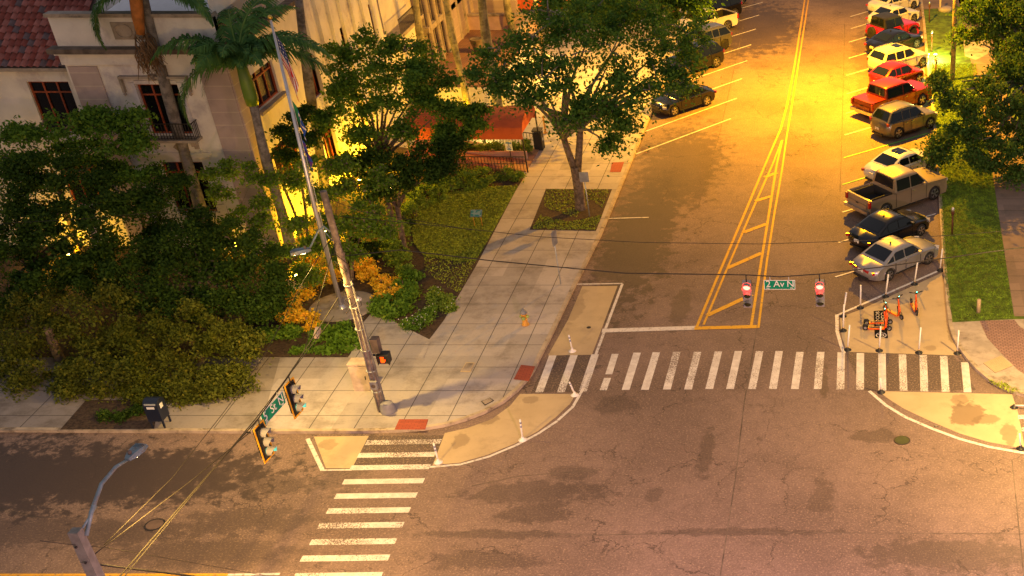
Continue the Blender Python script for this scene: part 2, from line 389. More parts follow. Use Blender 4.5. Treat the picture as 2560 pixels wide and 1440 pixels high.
# ------------------------------------------------------------------ ground, roads
XL = G(1500, 590).x                       # left kerb line of the avenue
mb = MB(); mb.sheet([(-400, -60), (300, -60), (300, 420), (-400, 420)], -.05); struct('ground', mb, M['soil'])
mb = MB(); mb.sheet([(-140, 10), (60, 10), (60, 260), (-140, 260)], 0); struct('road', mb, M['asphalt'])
Z1, Z2, Z3 = .004, .008, .012
def strip(pts, wd):                       # flat band of width wd (metres) along ground points
    P = [Vector((p[0], p[1])) for p in pts]; L = []; Rr = []
    for i, p in enumerate(P):
        d = (P[min(i + 1, len(P) - 1)] - P[max(i - 1, 0)]).normalized(); n = Vector((-d.y, d.x))
        L.append(p + n * wd / 2); Rr.append(p - n * wd / 2)
    return L, Rr
def add_strip(mb, pts, wd, z):
    L, Rr = strip(pts, wd); n = len(L)
    vs = [(p.x, p.y, z) for p in L] + [(p.x, p.y, z) for p in Rr]
    mb.add(vs, [(n + i, n + i + 1, i + 1, i) for i in range(n - 1)])
# darker resurfaced asphalt
mb = MB(); mb.sheet(gp([(2112, 880), (2378, 880), (2440, 975), (2160, 977)]), Z1)
struct('road_patch', mb, M['asphalt_new'])
mb = MB(); mb.sheet(gp([(1372, 889), (1497, 888), (1455, 980), (1328, 982)]), Z1)
mb.sheet(gp([(925, 1090), (1115, 1088), (1075, 1172), (870, 1174)]), Z1)
struct('road_patch', mb, M['asphalt_new'])
mb = MB()
add_strip(mb, [G(1892, 822), G(1860, 1010), G(1838, 1200), G(1800, 1445)], .05, .002); add_strip(mb, [G(1500, 1175), G(1300, 1190), G(1180, 1215)], .05, .002); add_strip(mb, [G(1150, 1330), G(1500, 1338), G(1810, 1330), G(2560, 1335)], .04, .002)
add_strip(mb, [G(2112, 60), G(2105, 330), G(2100, 480)], .05, .002); add_strip(mb, [G(1860, 60), G(1800, 330), G(1745, 520)], .04, .002); add_strip(mb, [G(2530, 1150), G(2560, 1445)], .04, .002)
struct('road_seam', mb, M['stone_dark'])
# crosswalk across the avenue
bars = [((1382, 889), (1348, 981)), ((1435, 888), (1402, 981)), ((1488, 886), (1457, 979)), ((1593, 882), (1564, 975)), ((1641, 881), (1612, 975)), ((1692, 880), (1667, 974)),
        ((1744, 880), (1720, 974)), ((1796, 879), (1773, 973)), ((1846, 878), (1825, 973)), ((1899, 878), (1880, 973)), ((1948, 878), (1932, 973)), ((2000, 880), (1987, 973)),
        ((2052, 880), (2044, 973)), ((2103, 881), (2101, 974)), ((2151, 883), (2150, 975)), ((2205, 884), (2206, 977)), ((2256, 886), (2259, 978)), ((2308, 888), (2311, 979)),
        ((2359, 890), (2364, 980)), ((2412, 906), (2419, 981))]
mb = MB()
for a, b in bars: add_strip(mb, [G(*a), G(*b)], .33, Z2)
add_strip(mb, [G(1538, 885), G(1522, 936)], .30, Z2); add_strip(mb, [G(1519, 945), G(1508, 976)], .30, Z2)
struct('crosswalk_marking', mb, M['thermo'])
mb = MB()
for y, a, b in ((1106, 915, 1102), (1138, 895, 1088), (1169, 876, 1075), (1204, 858, 1060), (1240, 838, 1042), (1277, 818, 1025), (1314, 796, 1009), (1355, 776, 990), (1396, 753, 973), (1440, 735, 955), (1486, 710, 935)):
    add_strip(mb, [G(a, y + 1), G(b, y - 2)], .33, Z2)
struct('crosswalk_marking', mb, M['thermo'])
mb = MB(); add_strip(mb, [G(2545, 1043), G(2700, 1043)], .3, Z3); add_strip(mb, [G(2553, 1074), G(2700, 1074)], .3, Z3)
struct('crosswalk_marking', mb, M['thermo'])
# painted tan kerb extensions
pads = [[(1456, 716), (1544, 715), (1480, 887), (1370, 889), (1420, 800)],
        [(1300, 985), (1440, 985), (1425, 1010), (1390, 1043), (1345, 1078), (1290, 1108), (1220, 1137), (1150, 1157), (1082, 1163), (1112, 1083), (1170, 1070), (1230, 1048), (1275, 1015)],
        [(785, 1092), (922, 1090), (880, 1171), (815, 1171)],
        [(2355, 682), (2362, 720), (2370, 800), (2395, 870), (2404, 889), (2118, 880), (2105, 845), (2100, 800), (2102, 792), (2150, 775)],
        [(2195, 978), (2530, 986), (2545, 1030), (2562, 1122), (2470, 1105), (2400, 1084), (2330, 1055), (2260, 1022), (2225, 1000)]]
for i, p in enumerate(pads):
    mb = MB(); mb.sheet(gp(p), Z1 + .003); struct('painted_pad', mb, M['pad'])
mb = MB(); LZ = [.0]
def line(pts, wd, z=Z2):
    LZ[0] += .00035; add_strip(mb, [G(*p) for p in pts], wd, z + .0012 + LZ[0])
line([(1440, 711), (1556, 709)], .12); line([(1556, 710), (1455, 978)], .13); line([(1455, 978), (1432, 1018), (1392, 1054), (1345, 1085), (1290, 1114), (1220, 1143), (1150, 1162), (1075, 1168)], .13, Z3)
line([(769, 1097), (806, 1175)], .16); line([(801, 1176), (880, 1175)], .1)
line([(2345, 678), (2092, 789)], .14); line([(2092, 787), (2093, 830), (2102, 862), (2110, 884)], .16, Z3)
line([(2173, 978), (2215, 1014), (2265, 1044), (2330, 1072), (2400, 1098), (2470, 1117), (2565, 1134), (2700, 1150)], .15)
line([(1505, 827), (1738, 820)], .36)
for i, (a, b) in enumerate([((1583, 388), (1827, 297)), ((1610, 330), (1842, 246)), ((1637, 274), (1855, 197)), ((1668, 220), (1868, 152)), ((1690, 173), (1878, 112)), ((1712, 127), (1890, 73)), ((1732, 87), (1898, 38)), ((1750, 50), (1907, 6)), ((1766, 16), (1914, -25)), ((1516, 547), (1622, 544))]):
    line([a, b], .11)
for x, y, x2 in ((2126, 42, 2290), (2127, 72, 2290), (2122, 106, 2292), (2122, 146, 2296), (2116, 189, 2300), (2117, 235, 2306), (2115, 284, 2312), (2112, 338, 2180), (2106, 531, 2343), (2096, 607, 2340), (2088, 693, 2345)):
    k = -.296; line([(x, y), (x2, y + k * (x2 - x))], .11)
struct('white_road_marking', mb, M['white_paint'])
mb = MB(); line([(2110, 395), (2322, 333)], .11); line([(2106, 462), (2330, 393)], .11); struct('green_stall_marking', mb, M['green_paint'])
mb = MB(); line([(570, 1438), (700, 1436)], .12); struct('stop_bar_marking', mb, M['white_paint'])
mb = MB(); LZ[0] = 0
line([(1740, 822), (1795, 690), (1862, 533), (1918, 400), (1952, 322), (1968, 262), (1987, 160), (2012, 0), (2018, -40)], .13)
line([(1759, 812), (1806, 700), (1870, 550), (1932, 410), (1954, 352)], .11)
line([(1878, 815), (1903, 655), (1924, 525), (1942, 410), (1956, 350)], .13)
line([(1896, 820), (1917, 655), (1935, 540), (1955, 425), (1967, 340), (1977, 280), (1996, 160), (2021, 0), (2027, -40)], .11)
line([(1736, 821), (1892, 817)], .30, Z3)
for a, b in (((1768, 789), (1880, 737)), ((1818, 671), (1904, 633)), ((1858, 582), (1917, 560)), ((1888, 503), (1928, 491)), ((1912, 444), (1942, 432))): line([a, b], .28, Z3)
line([(-300, 1438), (570, 1437)], .12)
struct('yellow_road_marking', mb, M['yellow_paint'])
# raised block on the left (pavement + garden)
kerbL = gp([(-700, 1078), (0, 1078), (700, 1082), (900, 1081), (1000, 1079), (1060, 1074), (1110, 1066), (1160, 1052), (1210, 1033), (1255, 1008), (1290, 980), (1318, 950), (1335, 925), (1350, 892), (1372, 850), (1438, 712)])
kerbL += [(XL, G(1500, 590).y), (XL, 240)]
ZT = .13
mb = MB(); mb.prism(kerbL + [(-140, 240), (-140, kerbL[0][1])], -.04, ZT); struct('sidewalk', mb, M['sidewalk'])
mb = MB(); mb.sheet(gp([(-700, 893), (640, 893), (700, 895), (650, 1076), (-700, 1076)], ZT), ZT + .004); struct('side_street_pavement', mb, M['sidewalk_old'])
mb = MB(); L, Rr = strip(kerbL, .16)
add_strip(mb, kerbL, .17, ZT + .006); n = len(kerbL)
L, Rr = strip(kerbL, .17); vs = [(p.x, p.y, ZT + .006) for p in Rr] + [(p.x, p.y, 0) for p in Rr]
mb.add(vs, [(i, i + 1, n + i + 1, n + i) for i in range(n - 1)]); struct('kerb', mb, M['kerb'])
def sheetz(name, pts, z, mat): mb = MB(); mb.sheet(gp(pts, z), z); return struct(name, mb, mat)
garden = [(-700, 893), (870, 893), (900, 850), (905, 812), (990, 812), (1072, 850), (1110, 800), (1190, 665), (1290, 475), (1314, 437), (1230, 425), (1100, 380), (700, 330), (-100, 320), (-700, 320)]
sheetz('garden_bed', garden, ZT + .01, M['soil'])
sheetz('tree_pit', [(1365, 472), (1530, 473), (1490, 577), (1324, 574)], ZT + .01, M['soil'])
sheetz('mulch_bed', [(215, 1000), (400, 1000), (385, 1072), (150, 1074)], ZT + .014, M['soil'])
def gc(name, pts, mat, z=ZT + .016): return sheetz(name, pts, z, mat)
lawn_l = [(1030, 560), (1042, 528), (1075, 505), (1130, 483), (1200, 470), (1295, 466), (1215, 610), (1190, 652), (1150, 655), (1060, 640), (1035, 610)]
gc('garden_lawn', lawn_l, M['grass'])
# path to the flagpole disc
sheetz('flag_path', [(872, 896), (905, 810), (935, 775), (1000, 812), (1077, 850), (1058, 897)], ZT + .02, M['sidewalk'])
c = G(858, 766, ZT); mb = MB(); mb.lathe([(1.52, -.1), (1.52, .03), (1.45, .05)], (c.x, c.y, ZT), 40); struct('flagpole_paving', mb, M['concrete'])
# tactile ramps and lids on the pavement
sheetz('tactile_paving', [(998, 1048), (1071, 1048), (1063, 1074), (986, 1074)], ZT + .012, M['tactile'])
sheetz('tactile_paving', [(1303, 912), (1338, 916), (1322, 953), (1284, 948)], ZT + .012, M['tactile'])
sheetz('tactile_paving', [(1530, 406), (1560, 405), (1552, 430), (1525, 430)], ZT + .012, M['tactile'])
def lid(name, pts, z, mat, label, cat):
    P = gp(pts, z); c = sum((Vector(p) for p in P), Vector((0, 0))) / len(P)
    mb = MB(); mb.prism(P, z - .02, z + .02)
    Q = [Vector(p).lerp(c, .16) for p in P]; mb.cur = 1; mb.prism([(q.x, q.y) for q in Q], z + .02, z + .028)
    return tag(mb.build(name, [mat, M['stone']], loc=(c.x, c.y, z)), label, cat)
lid('access_cover', [(1165, 907), (1187, 907), (1176, 930), (1151, 930)], ZT, M['pad'], 'tan rectangular utility lid set in the corner pavement', 'utility lid')
lid('drain_cover', [(1203, 1004), (1225, 995), (1235, 1002), (1212, 1014)], ZT, M['iron'], 'small dark metal cover near the rounded kerb of the corner pavement', 'drain cover')
lid('access_cover', [(2395, 830), (2413, 829), (2418, 845), (2400, 847)], ZT, M['concrete'], 'grey concrete utility lid in the pavement right of the scooters', 'utility lid')
# storm drain slot below kerb
mb = MB(); mb.box(G(665, 1079, .06), (1.5, .14, .09)); tag(mb.build('storm_drain', M['plastic_black'], loc=G(665, 1084)), 'dark storm drain slot in the kerb below the traffic signals', 'storm drain')
def manhole(px, py, r, label, mat):
    c = G(px, py); mb = MB(); mb.lathe([(r, 0), (r, .012), (r * .93, .016)], c, 32); mb.cur = 1; mb.lathe([(r * .82, .016), (r * .82, .02)], c, 32)
    tag(mb.build('manhole_cover', mat, loc=c), label, 'manhole cover')
manhole(2255, 1101, .33, 'round green brown manhole cover in the intersection beside the right tan pad', [M['iron'], pm('mossy_iron', (.06, .07, .02), .8)])
manhole(387, 1312, .36, 'round dark ringed manhole cover in the street at bottom left', [M['iron'], pm('dusty_iron', (.13, .09, .075), .8)])
manhole(2340, 1065, .09, 'tiny round valve cover on the right tan pad', [M['iron'], M['stone']])
manhole(1472, 819, .1, 'small dark valve cover on the tan pad by the left kerb', [M['iron'], M['iron']])
# right block
kerbR = [(G(2310, 60).x, 240)]
kr = [(2297, -60), (2303, 0), (2310, 60), (2318, 150), (2330, 250), (2345, 400), (2352, 520), (2357, 600), (2364, 700), (2371, 770), (2376, 815), (2385, 845), (2400, 872), (2420, 900), (2445, 928), (2475, 953), (2515, 975), (2560, 990), (2640, 1010), (2900, 1040)]
kg = gp(kr)
mb = MB(); mb.prism(gp([(2292, -120)]) + kg + [(60, kg[-1][1]), (60, 240), (kg[0][0], 240)], -.04, ZT); struct('lawn', mb, M['grass'])
add = MB(); add_strip(add, kg, .18, ZT + .01); L, Rr = strip(kg, .18); n = len(kg)
add.add([(p.x, p.y, ZT + .01) for p in Rr] + [(p.x, p.y, 0) for p in Rr], [(i, i + 1, n + i + 1, n + i) for i in range(n - 1)]); struct('kerb', add, M['kerb'])
pl, pr = G(2535, 797).x, G(2475, 400).x
xw = (pl + pr) / 2
mb = MB(); ya, yb = G(2535, 797).y, 110
mb.sheet([(G(2535, 797).x, ya), (G(2475, 400).x, G(2475, 400).y), (G(2475, 400).x, yb), (G(2475, 400).x + 2.0, yb), (G(2475, 400).x + 1.95, G(2475, 400).y), (G(2535, 797).x + 2.0, ya)], ZT + .006)
struct('path', mb, M['path'])
sheetz('path', [(2290, -40), (2300, 24), (2385, 18), (2560, 10), (2560, -40)], ZT + .006, M['path'])
apron = [(2378, 806), (2535, 798), (2900, 790), (2900, 1034), (2640, 1005), (2560, 986), (2515, 970), (2475, 948), (2445, 923), (2420, 895), (2402, 868), (2388, 842)]
sheetz('corner_pavement', apron, ZT + .008, M['concrete'])
sheetz('brick_paving', [(2449, 802), (2536, 799), (2548, 815), (2600, 850), (2700, 880), (2700, 1000), (2600, 960), (2545, 925), (2500, 880), (2468, 845)], ZT + .014, M['brickpave'])
# drainage grate of many slots
P0, P1, P2, P3 = [G(x, y, ZT + .02) for x, y in ((2458, 908), (2504, 889), (2532, 914), (2488, 932))]
mb = MB(); mb.prism([(p.x, p.y) for p in (P0, P1, P2, P3)], ZT - .02, ZT + .016)
mb.cur = 1
for i in range(15):
    a = P0.lerp(P1, (i + .5) / 15); b = P3.lerp(P2, (i + .5) / 15); d = (P1 - P0).normalized() * .03
    mb.prism([((a - d).x, (a - d).y), ((a + d).x, (a + d).y), ((b + d).x, (b + d).y), ((b - d).x, (b - d).y)], ZT + .016, ZT + .032)
tag(mb.build('drain_grate', [M['iron'], M['pad']], loc=P0), 'slotted metal drain grate in the pavement beside the brick paving', 'drain grate')
# bright patch of pale ground seen between the right tree leaves
sheetz('pale_gravel_patch', [(2408, 100), (2470, 95), (2478, 130), (2440, 150), (2412, 140)], ZT + .012, M['concrete'])
# ------------------------------------------------------------------ building
def facade(mb, O, U, N, W_, z0, z1, openings, depth=.25):
    """wall face with real openings; O origin, U along, N outward"""
    us = sorted({0, W_} | {o[0] for o in openings} | {o[1] for o in openings}); zs = sorted({z0, z1} | {o[2] for o in openings} | {o[3] for o in openings})
    O = Vector(O); U = Vector(U); N = Vector(N); Z = Vector((0, 0, 1))
    P = lambda u, z, d=0: O + U * u + Z * z - N * d
    for i in range(len(us) - 1):
        for j in range(len(zs) - 1):
            uc, zc = (us[i] + us[i + 1]) / 2, (zs[j] + zs[j + 1]) / 2
            if any(o[0] < uc < o[1] and o[2] < zc < o[3] for o in openings): continue
            mb.add([P(us[i], zs[j]), P(us[i + 1], zs[j]), P(us[i + 1], zs[j + 1]), P(us[i], zs[j + 1])], [(0, 1, 2, 3)])
    for (a, b, c, d) in openings:
        for q in (((a, c), (b, c)), ((b, c), (b, d)), ((b, d), (a, d)), ((a, d), (a, c))):
            mb.add([P(*q[0]), P(*q[1]), P(*q[1], depth), P(*q[0], depth)], [(0, 1, 2, 3)])
def window(root, O, U, N, o, cols=3, transom=.22, depth=.2, fw=.07):
    O, U, N = Vector(O), Vector(U), Vector(N); a, b, c, d = o; Z = Vector((0, 0, 1)); ang = math.atan2(U.y, U.x)
    mb = MB()
    def bar(u0, u1, za, zb_, t=.08):
        cc = O + U * (u0 + u1) / 2 + Z * (za + zb_) / 2 - N * (depth - .04); mb.box(cc, (abs(u1 - u0), t, abs(zb_ - za)), rz=ang)
    bar(a, a + fw, c, d); bar(b - fw, b, c, d); bar(a + fw, b - fw, d - fw, d); bar(a + fw, b - fw, c, c + fw)
    zt = d - (d - c) * transom; bar(a + fw, b - fw, zt - fw / 2, zt + fw / 2, .07)
    for k in range(1, cols): u = a + (b - a) * k / cols; bar(u - fw / 2, u + fw / 2, c + fw, d - fw, .06)
    f = mb.build('window', M['wood_red'], root)
    gb = MB(); P = lambda u, z: O + U * u + Z * z - N * depth
    gb.add([P(a, c), P(b, c), P(b, d), P(a, d)], [(0, 1, 2, 3)]); gb.build('pane', M['glass'], f)
YF = 57.9; XC = -29.8
bld = thing('city_building', (XC - 4, YF, ZT), 'large cream and mauve stuccoed municipal building with red window frames and barrel tile wing', 'building')
XW = AY(165, 170, YF).x; XE = XC
Of = (XW - 0, YF, 0)
def offz(px, py): return AY(px, py, YF)
# central pavilion facing the side street
wd = XE - XW; zc = AY(560, 138, YF).z; ztop = AY(420, 42, YF).z
def u_of(px, py): return AY(px, py, YF).x - XW
w1 = (u_of(340, 212), u_of(443, 212), AY(385, 335, YF).z, AY(390, 211, YF).z)
w2 = (u_of(402, 406), u_of(505, 406), AY(450, 530, YF).z, AY(450, 405, YF).z)
mb = MB(); facade(mb, Of, (1, 0, 0), (0, -1, 0), wd, 0, zc, [w1, w2]); mb.build('wall', M['stucco'], bld)
for o in (w1, w2): window(bld, Of, (1, 0, 0), (0, -1, 0), o)
# quoins
q1 = (u_of(170, 165), u_of(243, 165)); q2 = (u_of(492, 157), wd)
mb = MB()
for a, b in (q1, q2): mb.box(((XW + (a + b) / 2), YF - .03, zc / 2 - .25), (b - a, .1, zc - .5))
mb.build('quoin', M['quoin'], bld)
# cornice, parapet with relief panel
mb = MB(); mb.box(((XW + XE) / 2, YF - .06, zc - .15), (wd + .1, .16, .5)); mb.box(((XW + XE) / 2, YF - .12, zc + .12), (wd + .3, .34, .1))
mb.build('frieze', M['stucco'], bld)
mb = MB(); mb.box(((XW + XE) / 2, YF - .2, zc + .30), (wd + .6, .62, .22)); mb.box((XE + .2, YF + 4.5, zc + .30), (.62, 9, .22)); mb.build('cornice', M['stone_dark'], bld)
mb = MB(); mb.box(((XW + XE) / 2, YF + .15, (zc + .4 + ztop) / 2), (wd, .3, ztop - zc - .4)); mb.box((XE - .15, YF + 4, (zc + .4 + ztop) / 2), (.3, 7.4, ztop - zc - .4)); mb.build('parapet', M['stucco'], bld)
mb = MB(); mb.box(((XW + XE) / 2, YF + .12, ztop + .08), (wd + .15, .5, .16)); mb.build('coping', M['stone'], bld)
pa = AY(275, 55, YF); pb = AY(392, 98, YF); mb = MB(); mb.box(((pa.x + pb.x) / 2, YF - .02, (pa.z + pb.z) / 2), (pb.x - pa.x, .06, pa.z - pb.z))
for k in range(2):
    cx = pa.x + (pb.x - pa.x) * (.27 + .46 * k); cz = (pa.z + pb.z) / 2
    mb.tube([(cx + .34 * math.cos(t) * 1.1, YF - .07, cz + .3 * math.sin(t)) for t in [i * math.pi / 6 for i in range(13)]], .03, 6)
mb.build('relief_panel', M['stone'], bld)
# window hood and balcony
cx = XW + (w1[0] + w1[1]) / 2; hz = w1[3] + .38; hw_ = (w1[1] - w1[0]) / 2 + .62
mb = MB(); mb.box((cx, YF - .12, hz), (hw_ * 2, .24, .1))
for s_ in (-1, 1): mb.box((cx + s_ * (hw_ - .05), YF - .1, hz - .38), (.11, .2, .66)); mb.lathe([(.02, -.1), (.09, -.02), (.05, .06)], (cx + s_ * (hw_ - .05), YF - .14, hz - .78), 8)
mb.box((cx, YF - .16, hz), (.26, .3, .26)); mb.build('window_hood', M['stone'], bld)
mb = MB()
for s_ in (-1, 1): mb.box((cx + s_ * ((w1[1] - w1[0]) / 2 + .13), YF - .03, (w1[2] + w1[3]) / 2), (.2, .08, w1[3] - w1[2] + .2))
mb.box((cx, YF - .03, w1[3] + .12), (w1[1] - w1[0] + .06, .08, .16)); mb.build('window_surround', M['stucco'], bld)
bz = AY(410, 352, YF - .5).z; bw = 1.32
mb = MB(); mb.box((cx + .05, YF - .33, bz), (bw * 2, .66, .12)); mb.build('balcony', M['stone'], bld)
bal = bpy.data.objects['balcony']
mb = MB()
for yy in (YF - .62,):
    mb.box((cx + .05, yy, bz + .86), (bw * 2, .04, .04)); mb.box((cx + .05, yy, bz + .14), (bw * 2, .03, .03))
    for k in range(19): mb.box((cx + .05 - bw + .06 + k * (bw * 2 - .12) / 18, yy, bz + .48), (.025, .025, .76))
for s_ in (-1, 1):
    mb.box((cx + .05 + s_ * (bw - .03), YF - .33, bz + .86), (.04, .6, .04))
    for k in range(4): mb.box((cx + .05 + s_ * (bw - .03), YF - .1 - k * .14, bz + .48), (.025, .025, .76))
mb.build('railing', M['iron'], bal)
mb = MB()
for s_ in (-1, 1):
    mb.box((cx + .05 + s_ * (bw - .35), YF - .2, bz - .2), (.2, .4, .28)); mb.box((cx + .05 + s_ * (bw - .35), YF - .1, bz - .42), (.18, .2, .24))
mb.build('bracket', M['stone'], bal)
mb = MB()
for k in range(3): mb.box((cx + .05, YF - .04 - .02 * k, w2[3] + .28 + k * .09), (2.7 + .14 * k, .08 + .04 * k, .09))
mb.box((cx + .05, YF - .04, w2[3] + .78), (2.2, .06, .62)); mb.build('lintel', M['stucco'], bld)
mb = MB(); mb.box((cx + .05, YF - .09, w2[3] + .78), (.26, .05, .26), ry=R(45)); mb.box((cx + .05, YF - .105, w2[3] + .78), (.2, .05, .2), ry=R(45)); mb.build('diamond_ornament', M['stone'], bld)
# left wing with tile roof
YW = YF + .9; wl = XW - 0 + 60
Ow = (-60 , YW, 0); zle = AY(60, 172, YW).z
wo1 = (AY(66, 205, YW).x + 60, AY(170, 205, YW).x + 60, AY(120, 330, YW).z, AY(120, 204, YW).z)
wo2 = (wo1[0] - 5.2, wo1[1] - 5.2, wo1[2], wo1[3])
wo3 = (wo1[0], wo1[1], wo1[2] - 3.75, wo1[3] - 3.75)
mb = MB(); facade(mb, Ow, (1, 0, 0), (0, -1, 0), XW + 60, 0, zle, [wo1, wo2, wo3]); mb.build('wall', M['stucco'], bld)
for o in (wo1, wo2, wo3): window(bld, Ow, (1, 0, 0), (0, -1, 0), o)
mb = MB(); mb.box(((-60 + XW) / 2, YW - .12, zle + .06), (60 + XW, .5, .16)); mb.build('eave', M['stone'], bld)
# barrel tile roof: real corrugation, three rows of clay tones
def tile_roof(x0, x1, y0, z0, slope, length, pitch=.30, row=.40):
    nx = int((x1 - x0) / pitch); nr = int(length / row); cs, sn = math.cos(slope), math.sin(slope); mb = MB(); rnd = random.Random(3)
    mb.smooth = True
    for i in range(nx):
        xa = x0 + i * pitch
        for j in range(nr):
            s0, s1 = j * row, (j + 1) * row + .04; lift = .035
            mb.cur = rnd.choice((0, 0, 0, 1, 1, 2)); K = 6; vs = []
            for (s_, l_) in ((s0, lift + .03), (s1, lift - .02)):
                for k in range(K + 1):
                    t = k / K; h = l_ + .075 * math.sin(math.pi * min(1, t / .7)) if t < .7 else l_ - .03 * math.sin(math.pi * (t - .7) / .3)
                    vs.append((xa + t * pitch, y0 + s_ * cs - h * sn, z0 + s_ * sn + h * cs))
            mb.add(vs, [(k, k + 1, K + 2 + k, K + 1 + k) for k in range(K)])
    return mb
TM = [pm('clay_tile_red', (.23, .055, .04), .75, var=.2), pm('clay_tile_pink', (.34, .12, .10), .75, var=.15), pm('clay_tile_grey', (.13, .09, .10), .75, var=.2)]
tr = tile_roof(-52, XW + .05, YW - .35, zle + .16, R(32), 8.5); tr.build('roof', TM, bld, sharp=50)
mb = MB(); mb.add([(-60, YW - .2, zle + .1), (XW, YW - .2, zle + .1), (XW, YW + 7, zle + 4.6), (-60, YW + 7, zle + 4.6)], [(0, 1, 2, 3)]); mb.build('roof_deck', M['stone_dark'], bld)
# flat membrane roof behind the parapet, with a hipped rise
mb = MB(); mb.box(((XW + XE) / 2, YF + 14, zc + .5), (wd - .3, 27.4, .2)); mb.build('flat_roof', M['roofwhite'], bld)
mb = MB(); xa, xb_ = XW + .3, XE - .4
mb.add([(xa, YF + 1, zc + .62), (xb_, YF + 1, zc + .62), (xb_, YF + 9, zc + 2.6), (xa + 2.5, YF + 9, zc + 2.6), (xa, YF + 9, zc + .62), (xb_, YF + 9, zc + .62)], [(0, 1, 2, 3), (0, 3, 4), (4, 3, 2, 5)]); mb.build('skylight_roof', M['roofwhite'], bld)
# long facade facing the avenue
LY = 44
def uy(px, py): return AX(px, py, XE).y - YF
e1 = (uy(637, 240), uy(697, 215), AX(665, 262, XE).z, AX(650, 170, XE).z)
ops = [e1, (e1[0] + .1, e1[1] + .3, e1[2] - 3.9, e1[3] - 3.7)]
for k in range(3): ops.append((e1[0] + 6 + k * 5.2, e1[0] + 7.7 + k * 5.2, 5.2, 7.4)); ops.append((e1[0] + 6 + k * 5.2, e1[0] + 7.7 + k * 5.2, 1.2, 3.6))
mb = MB(); facade(mb, (XE, YF, 0), (0, 1, 0), (1, 0, 0), LY, 0, zc + 3, ops); mb.build('wall', M['stucco'], bld)
for o in ops: window(bld, (XE, YF, 0), (0, 1, 0), (1, 0, 0), o)
mb = MB(); mb.box((XE + .03, YF + .6, zc / 2 - .25), (.1, 1.25, zc - .5)); mb.build('quoin', M['quoin_y'], bld)
mb = MB()
for o in ops[:1]: mb.box((XE + .12, YF + (o[0] + o[1]) / 2, o[2] - .08), (.34, o[1] - o[0] + .5, .14))
mb.build('window_sill', M['stone'], bld)
mb = MB()
for k in range(7): mb.box((XE + .09, YF + 9.5 + k * 1.55, 5.3), (.2, .75, 10.6))
mb.build('pilaster', M['stucco'], bld)
# upper balcony and carved entrance surround over the terrace
yB = AX(975, 40, XE).y
mb = MB(); mb.box((XE + .45, yB + 1, 5.0), (.95, 4.6, .22)); b2 = mb.build('balcony', M['stone'], bld)
mb = MB(); mb.box((XE + .9, yB + 1, 6.0), (.05, 4.5, .05))
for k in range(25): mb.box((XE + .9, yB - 1.2 + k * .183, 5.55), (.03, .03, .9))
mb.build('railing', M['iron'], b2)
mb = MB()
for k in range(6):
    y = yB + 4.2 + k * 1.5; mb.box((XE + .35, y, 3.6), (.6, .42, 7.2)); mb.lathe([(.2, 0), (.2, .3), (.16, .4), (.16, 5.8), (.24, 6), (.24, 6.4)], (XE + .85, y, .8), 12)
for z in (3.9, 7.0): mb.box((XE + .45, yB + 8, z), (.9, 8.4, .35))
mb.build('entrance_surround', M['stone'], bld)
mb = MB(); mb.box((XE + .3, yB + 11.5, 5), (1.2, 6.0, 10)); mb.box((XE + 2.0, yB + 19, 5), (4.0, 10, 10)); mb.build('entrance_wing', M['quoin_y'], bld)
# terrace
TX0, TX1 = XE + .3, G(1255, 190, 1.5).x; TYa, TYb = G(1180, 205, 1.5).y - 1, G(1235, 72, 1.5).y
ter = thing('entrance_terrace', ((TX0 + TX1) / 2, (TYa + TYb) / 2, ZT), 'raised brick paved terrace with pink parapet and yellow-lit stone steps before the building', 'terrace')
mb = MB(); mb.box(((TX0 + TX1) / 2, (TYa + TYb) / 2, .75), (TX1 - TX0, TYb - TYa, 1.46)); mb.build('base', M['stucco'], ter)
mb = MB(); mb.sheet([(TX0, TYa), (TX1, TYa), (TX1, TYb), (TX0, TYb)], 1.49); mb.build('floor', tile_mat('terrace_brick', (.30, .15, .09), (.25, .12, .08), (.12, .07, .05), .3, .15), ter)
mb = MB(); mb.box(((TX0 + TX1) / 2, TYb - .15, 2.0), (TX1 - TX0 + .3, .3, 1.0)); mb.box((TX1 - .15, TYb - 2.2, 2.0), (.3, 4, 1.0)); mb.build('parapet', M['stucco_pink'], ter)
mb = MB(); mb.box(((TX0 + TX1) / 2, TYb - .15, 2.55), (TX1 - TX0 + .5, .42, .12)); mb.box((TX1 - .15, TYb - 2.35, 2.55), (.42, 4, .12)); mb.box((TX0 + .2, (TYa + TYb) / 2, 1.52), (.4, TYb - TYa, .06)); mb.build('coping', M['stone'], ter)
mb = MB()
for k in range(8): mb.box((TX1 + .17 + k * .34, (TYa + TYb) / 2 - 2.6, (1.46 - k * .18) / 2 + .05), (.34, TYb - TYa - 5.2, 1.46 - k * .18))
mb.build('steps', M['stucco'], ter)
for yy in (TYa + .3, TYb - 5.4):
    mb = MB(); mb.add([(TX1, yy, 0), (TX1 + 3.2, yy, 0), (TX1 + 3.2, yy, .5), (TX1, yy, 2.1), (TX1, yy + .4, 0), (TX1 + 3.2, yy + .4, 0), (TX1 + 3.2, yy + .4, .5), (TX1, yy + .4, 2.1)], [(0, 1, 2, 3), (4, 7, 6, 5), (3, 2, 6, 7), (1, 5, 6, 2), (0, 3, 7, 4)]); mb.build('cheek_wall', M['stucco'], ter)
mb = MB(); mb.tube([(TX1 - .2, TYa + 3.2, 1.5), (TX1 - .2, TYa + 3.2, 2.4), (TX1 + .2, TYa + 3.2, 2.42), (TX1 + 2.6, TYa + 3.2, 1.2), (TX1 + 2.6, TYa + 3.2, .2)], .03, 6); mb.build('handrail', M['iron'], ter)
c = G(1195, 130, 1.5); mb = MB(); mb.cur = 0; mb.lathe([(.28, 0), (.24, .1), (.42, .85), (.46, .9), (.4, .9), (.3, .8)], (c.x, c.y, 1.5), 16)
